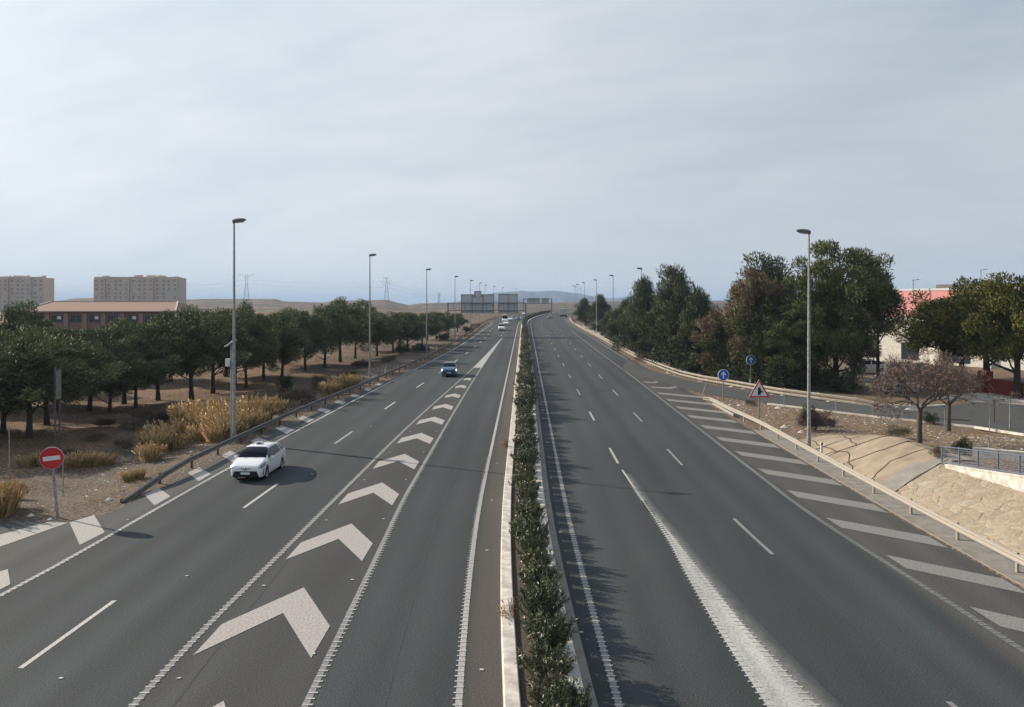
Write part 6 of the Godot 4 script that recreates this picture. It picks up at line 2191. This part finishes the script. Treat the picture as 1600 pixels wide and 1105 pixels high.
	var dk := small.duplicate()
	dk.paint = car_paint(Color(0.03, 0.035, 0.035))
	dk.head_mat = M.lit
	build_car("dark car with lit headlights in the inner oncoming lane", "car", "dark_car", R(-2.3, 330.0), -0.04, dk)
	var far_ := small.duplicate()
	build_car("distant white car at the median near the gantry's right post", "car", "white_car", R(-0.2, 410.0), -0.08, far_)
	var sv := small.duplicate()
	sv.paint = car_paint(Color(0.28, 0.32, 0.34))
	build_car("small silver car driving away just before the road bend", "car", "silver_car", R(10.6, 352.0), PI - 0.06, sv)
	lorry()
	# parked cars
	L = 4.7
	f = L * 0.5
	var sst := hatch(L, 0.94, 1.72)
	for k in sst.size(): sst[k][2] += 0.1
	var suv := {"st": sst, "wheels": [[1.42, 0.36], [-1.36, 0.36]], "paint": white, "shield": [f - 0.98, f - 1.80], "rear": [f - L + 0.58, f - L + 0.14], "side": [[f - 1.6, f - 2.62], [f - 2.72, f - 3.55], [f - 3.62, f - L + 0.5]], "head": [[f - 0.12, f - 0.16, f - 0.58, f - 0.50], [2.6, 4.6, 4.0, 2.6]], "tail": [[-f + 0.1, -f + 0.1, -f + 0.4, -f + 0.4], [2.6, 4.2, 4.2, 2.8]], "mirror": [f - 1.5, 1.15], "door_z": [f - 1.55, f - 2.66], "group": ""}
	build_car("white estate car parked in front of the white store under the pines", "car", "parked_car", G(1358, 583), -2.0, suv)
	var gst := van(5.3, 1.0, 2.35)
	var gv := {"st": gst, "wheels": [[1.7, 0.34], [-1.6, 0.34]], "paint": car_paint(Color(0.16, 0.165, 0.17)), "shield": [2.65 - 0.88, 2.65 - 1.52], "side": [[2.65 - 1.2, 2.65 - 2.0]], "head": [[2.55, 2.49, 2.15, 2.2], [2.7, 4.2, 3.9, 2.7]], "mirror": [1.65, 1.4], "mirror_mat": M.dark}
	build_car("large grey van parked sideways behind the first leafless tree", "van", "parked_van", G(1408, 600), -1.75, gv)
	var pc := small.duplicate()
	pc.paint = car_paint(Color(0.46, 0.50, 0.52))
	build_car("pale grey car parked beside the edge-on sign, behind the mound", "car", "parked_car", G(1404, 613), -1.5, pc)
	for e in [[667, 520, 0.9, "white car parked beyond the grove left of the gantry post", 0], [680, 518.5, 1.2, "white car parked in the middle of the far row by the grove", 0], [692, 518, 1.1, "silver car parked at the right end of the far row by the grove", 1]]:
		build_car(e[3], "car", "parked_car", G(e[0], e[1]), e[2], sv if e[4] else small)

func lorry() -> void:
	var t := thing("lorry", "grey box lorry driving away round the bend", "lorry", R(17.2, 372.0), PI - 0.16)
	var m := MB.new()
	m.box(Vector3(0, 2.35, -1.2), Vector3(2.5, 2.7, 6.6), Basis(), 0.04)
	obj("cargo_box", m, mat(Color(0.36, 0.36, 0.35), 0.5), t)
	var c := MB.new()
	c.box(Vector3(0, 1.75, 3.2), Vector3(2.3, 2.2, 1.8), Basis(), 0.12)
	var cab := obj("cab", c, car_paint(Color(0.5, 0.5, 0.5)), t)
	var w := MB.new()
	w.box(Vector3(0, 2.3, 4.09), Vector3(2.0, 0.9, 0.06), Basis(), 0.02)
	obj("windshield", w, M.glass, cab)
	var ch := MB.new()
	ch.box(Vector3(0, 0.8, 0), Vector3(1.0, 0.35, 8.0))
	ch.box(Vector3(0, 0.55, -4.4), Vector3(2.3, 0.2, 0.12))
	obj("chassis", ch, M.dark, t)
	var d := MB.new()
	for s in [-0.62, 0.62]: d.box(Vector3(s, 2.35, -4.52), Vector3(1.18, 2.55, 0.05), Basis(), 0.01)
	obj("rear_door", d, mat(Color(0.42, 0.42, 0.41), 0.5), t)
	var rm := MB.new()
	rm.box(Vector3(0, 3.74, -1.2), Vector3(2.52, 0.1, 6.62), Basis(), 0.03)
	obj("roof", rm, M.sign_white, t)
	for s in [-1.0, 1.0]:
		var tl := MB.new()
		tl.box(Vector3(s * 0.95, 0.72, -4.47), Vector3(0.35, 0.16, 0.06))
		obj("tail_light", tl, M.red_lamp, t)
		for z in [2.9, -2.6]:
			var wm := MB.new()
			wm.lathe([Vector2(0.0, 0.0), Vector2(0.5, 0.0), Vector2(0.5, 0.3), Vector2(0.0, 0.3)], 20, Transform3D(Basis(Vector3(0, -s, 0), Vector3(s, 0, 0), Vector3(0, 0, 1)), Vector3(s * 0.9, 0.5, z)))
			obj("wheel", wm, M.rubber, t)

# ---------------------------------------------------------------- studs, pebbles, litter
func build_small() -> void:
	var sm := MB.new()
	sm.box(Vector3(0, 0.012, 0), Vector3(0.11, 0.02, 0.09), Basis(), 0.008)
	var stud := sm.mesh()
	var rows := [
		["white road stud inside the outer island line, %s from the bottom", [22.0, 29.0, 37.4, 45.5, 53.5, 61.5, 69.5, 77.5], func(d): return lx(line_c, d) + 0.55],
		["white road stud inside the inner island line, %s from the bottom", [23.5, 29.6, 37.6, 45.6, 53.6, 61.6, 69.6, 77.6], func(d): return lx(line_d, d) - 0.45],
		["white road stud on the dusty shoulder beside the median, %s from the bottom", [22.5, 33.0, 41.0, 50.0, 60.0, 71.0], func(d): return xf(d) + 0.55],
		["white road stud on the shaded shoulder right of the median, %s from the bottom", [25.0, 35.5, 46.0, 57.0, 68.0], func(d): return xh(d) - 0.5],
		["white road stud outside the left edge line, %s from the bottom", [28.9, 37.5, 46.3, 55.0], func(d): return xa(d) - 0.42],
		["small white road stud beside the left lane dashes, %s from the bottom", [22.0, 30.0, 47.0, 64.0], func(d): return -12.2 + 0.01 * d]]
	for r in rows:
		for i in r[1].size():
			var d: float = r[1][i]
			var o := obj("road_stud", stud, M.concrete)
			o.position = R(r[2].call(d), d, 0.006)
			tag(o, r[0] % ORD[i], "road stud", "white road studs beside the lines")
	# pebbles and litter on the verges
	rng.seed = 91
	var pb := MB.new()
	var ring := []
	for k in 7: ring.append(Vector3(cos(TAU * k / 7.0) * rng.randf_range(0.8, 1.1), rng.randf_range(-0.1, 0.2), sin(TAU * k / 7.0) * rng.randf_range(0.7, 1.1)))
	for k in 7:
		pb.trio(ring[k], ring[(k + 1) % 7], Vector3(0.1, 0.75, -0.1), ring[k] + Vector3(0, 0.5, 0))
		pb.trio(ring[k], ring[(k + 1) % 7], Vector3(0, -0.5, 0), ring[k] - Vector3(0, 0.5, 0))
	var xf := []
	var cols := []
	for i in 4200:
		var x := 0.0
		var d := rng.randf_range(39.0, 120.0)
		var s := 0.0
		if i % 3 == 0:
			x = lx(rail_l, d) - rng.randf_range(-0.25, 5.5)
			s = rng.randf_range(0.02, 0.09)
		elif i % 3 == 1:
			d = rng.randf_range(46.0, 82.0)
			x = rng.randf_range(17.6, 30.0)
			var q := 78.0 - 1.31 * (x - 22.3) - d
			if q < 1.0 or d < 58.0 and x < 23.5: continue
			s = rng.randf_range(0.02, 0.11)
		else:
			x = -20.5 - rng.randf() * 30.0
			d = rng.randf_range(38.6, 95.0)
			s = rng.randf_range(0.02, 0.07)
		var c := Color(0.50, 0.45, 0.38).lerp(Color(0.26, 0.21, 0.16), rng.randf())
		if rng.randf() < 0.04: c = Color(0.75, 0.74, 0.70)
		xf.append(Transform3D(Basis(Vector3.UP, rng.randf() * TAU).scaled(Vector3(s * 1.2, s * 0.8, s)), Vector3(x, ground(x, d) + s * 0.1, -d)))
		cols.append(c)
	var stone := mat(Color.WHITE, 0.9, null, 1.0, null, 1.0, true)
	tag(scatter("pebbles", pb.mesh(), stone, xf, cols), "pale pebbles and small rubble along the road edges", "rubble", "", "stuff")
	xf = []
	cols = []
	for i in 260:
		var d := 70.0 + pow(rng.randf(), 0.8) * 200.0
		var x := 0.0
		if d > 127.0: x = 18.0 + rng.randf() * 1.2
		else: x = lx([Vector2(74, 32.4), Vector2(83.3, 25.7), Vector2(93, 22.4), Vector2(103, 19.7), Vector2(112, 18.9), Vector2(127, 18.2)], d) + rng.randf() * 1.1 - (1.4 if rng.randf() < 0.4 else 0.0)
		var s := rng.randf_range(0.10, 0.30)
		xf.append(Transform3D(Basis(Vector3.UP, rng.randf() * TAU).scaled(Vector3(s * 1.4, s * 0.7, s)), Vector3(x, ground(x, d) + s * 0.1, -d)))
		cols.append(Color(0.58, 0.52, 0.44) * rng.randf_range(0.7, 1.05))
	tag(scatter("rubble", pb.mesh(), stone, xf, cols), "broken pale concrete lumps lining the outer ramp guardrail", "rubble", "", "stuff")
	for e in [[1155, 634, 0.22, "pale rock lying left of the warning sign's post"], [1216, 638, 0.3, "pale rock lying right of the warning sign on the dry island"], [1226, 668, 0.32, "largest pale rock at the guardrail left of the right lamp post"], [170, 781, 0.18, "white lump of litter at the buried end of the left guardrail"], [48, 806, 0.16, "crumpled white litter left of the no-entry post"], [78, 812, 0.12, "small white litter at the foot of the no-entry post"], [1252, 676, 0.26, "flat pale stone left of the right lamp post under the purplish shrub"], [26, 766, 0.5, "heap of pale rubble in the shade behind the no-entry sign"]]:
		var m := MB.new()
		for k in 7:
			pb.c.clear()
			m.col = Color(0.62, 0.58, 0.52)
			m.trio(ring[k] * e[2], ring[(k + 1) % 7] * e[2], Vector3(0.1, 0.7, -0.1) * e[2], ring[k] + Vector3(0, 0.5, 0))
		var o := obj("rock" if "rock" in e[3] or "stone" in e[3] else "litter", m, stone)
		o.position = G(e[0], e[1], 0.02)
		tag(o, e[3], "rock" if "rock" in e[3] or "stone" in e[3] else "litter")
	# dead tuft on the median kerb
	var gr := grass_clump(540, 130, 0.62, 0.16, Color(0.16, 0.09, 0.05), Color(0.30, 0.19, 0.11), 0.2)
	for e in [[796, 968, "brown dead tuft hanging over the near part of the median kerb"], [789, 700, "brown dead tuft on the middle part of the median kerb"]]:
		var o := obj("dead_tuft", gr, M.dead)
		o.position = G(e[0], e[1], 0.2) + Vector3(0.1, 0, 0)
		o.rotation.z = 0.5
		tag(o, e[2], "weed")
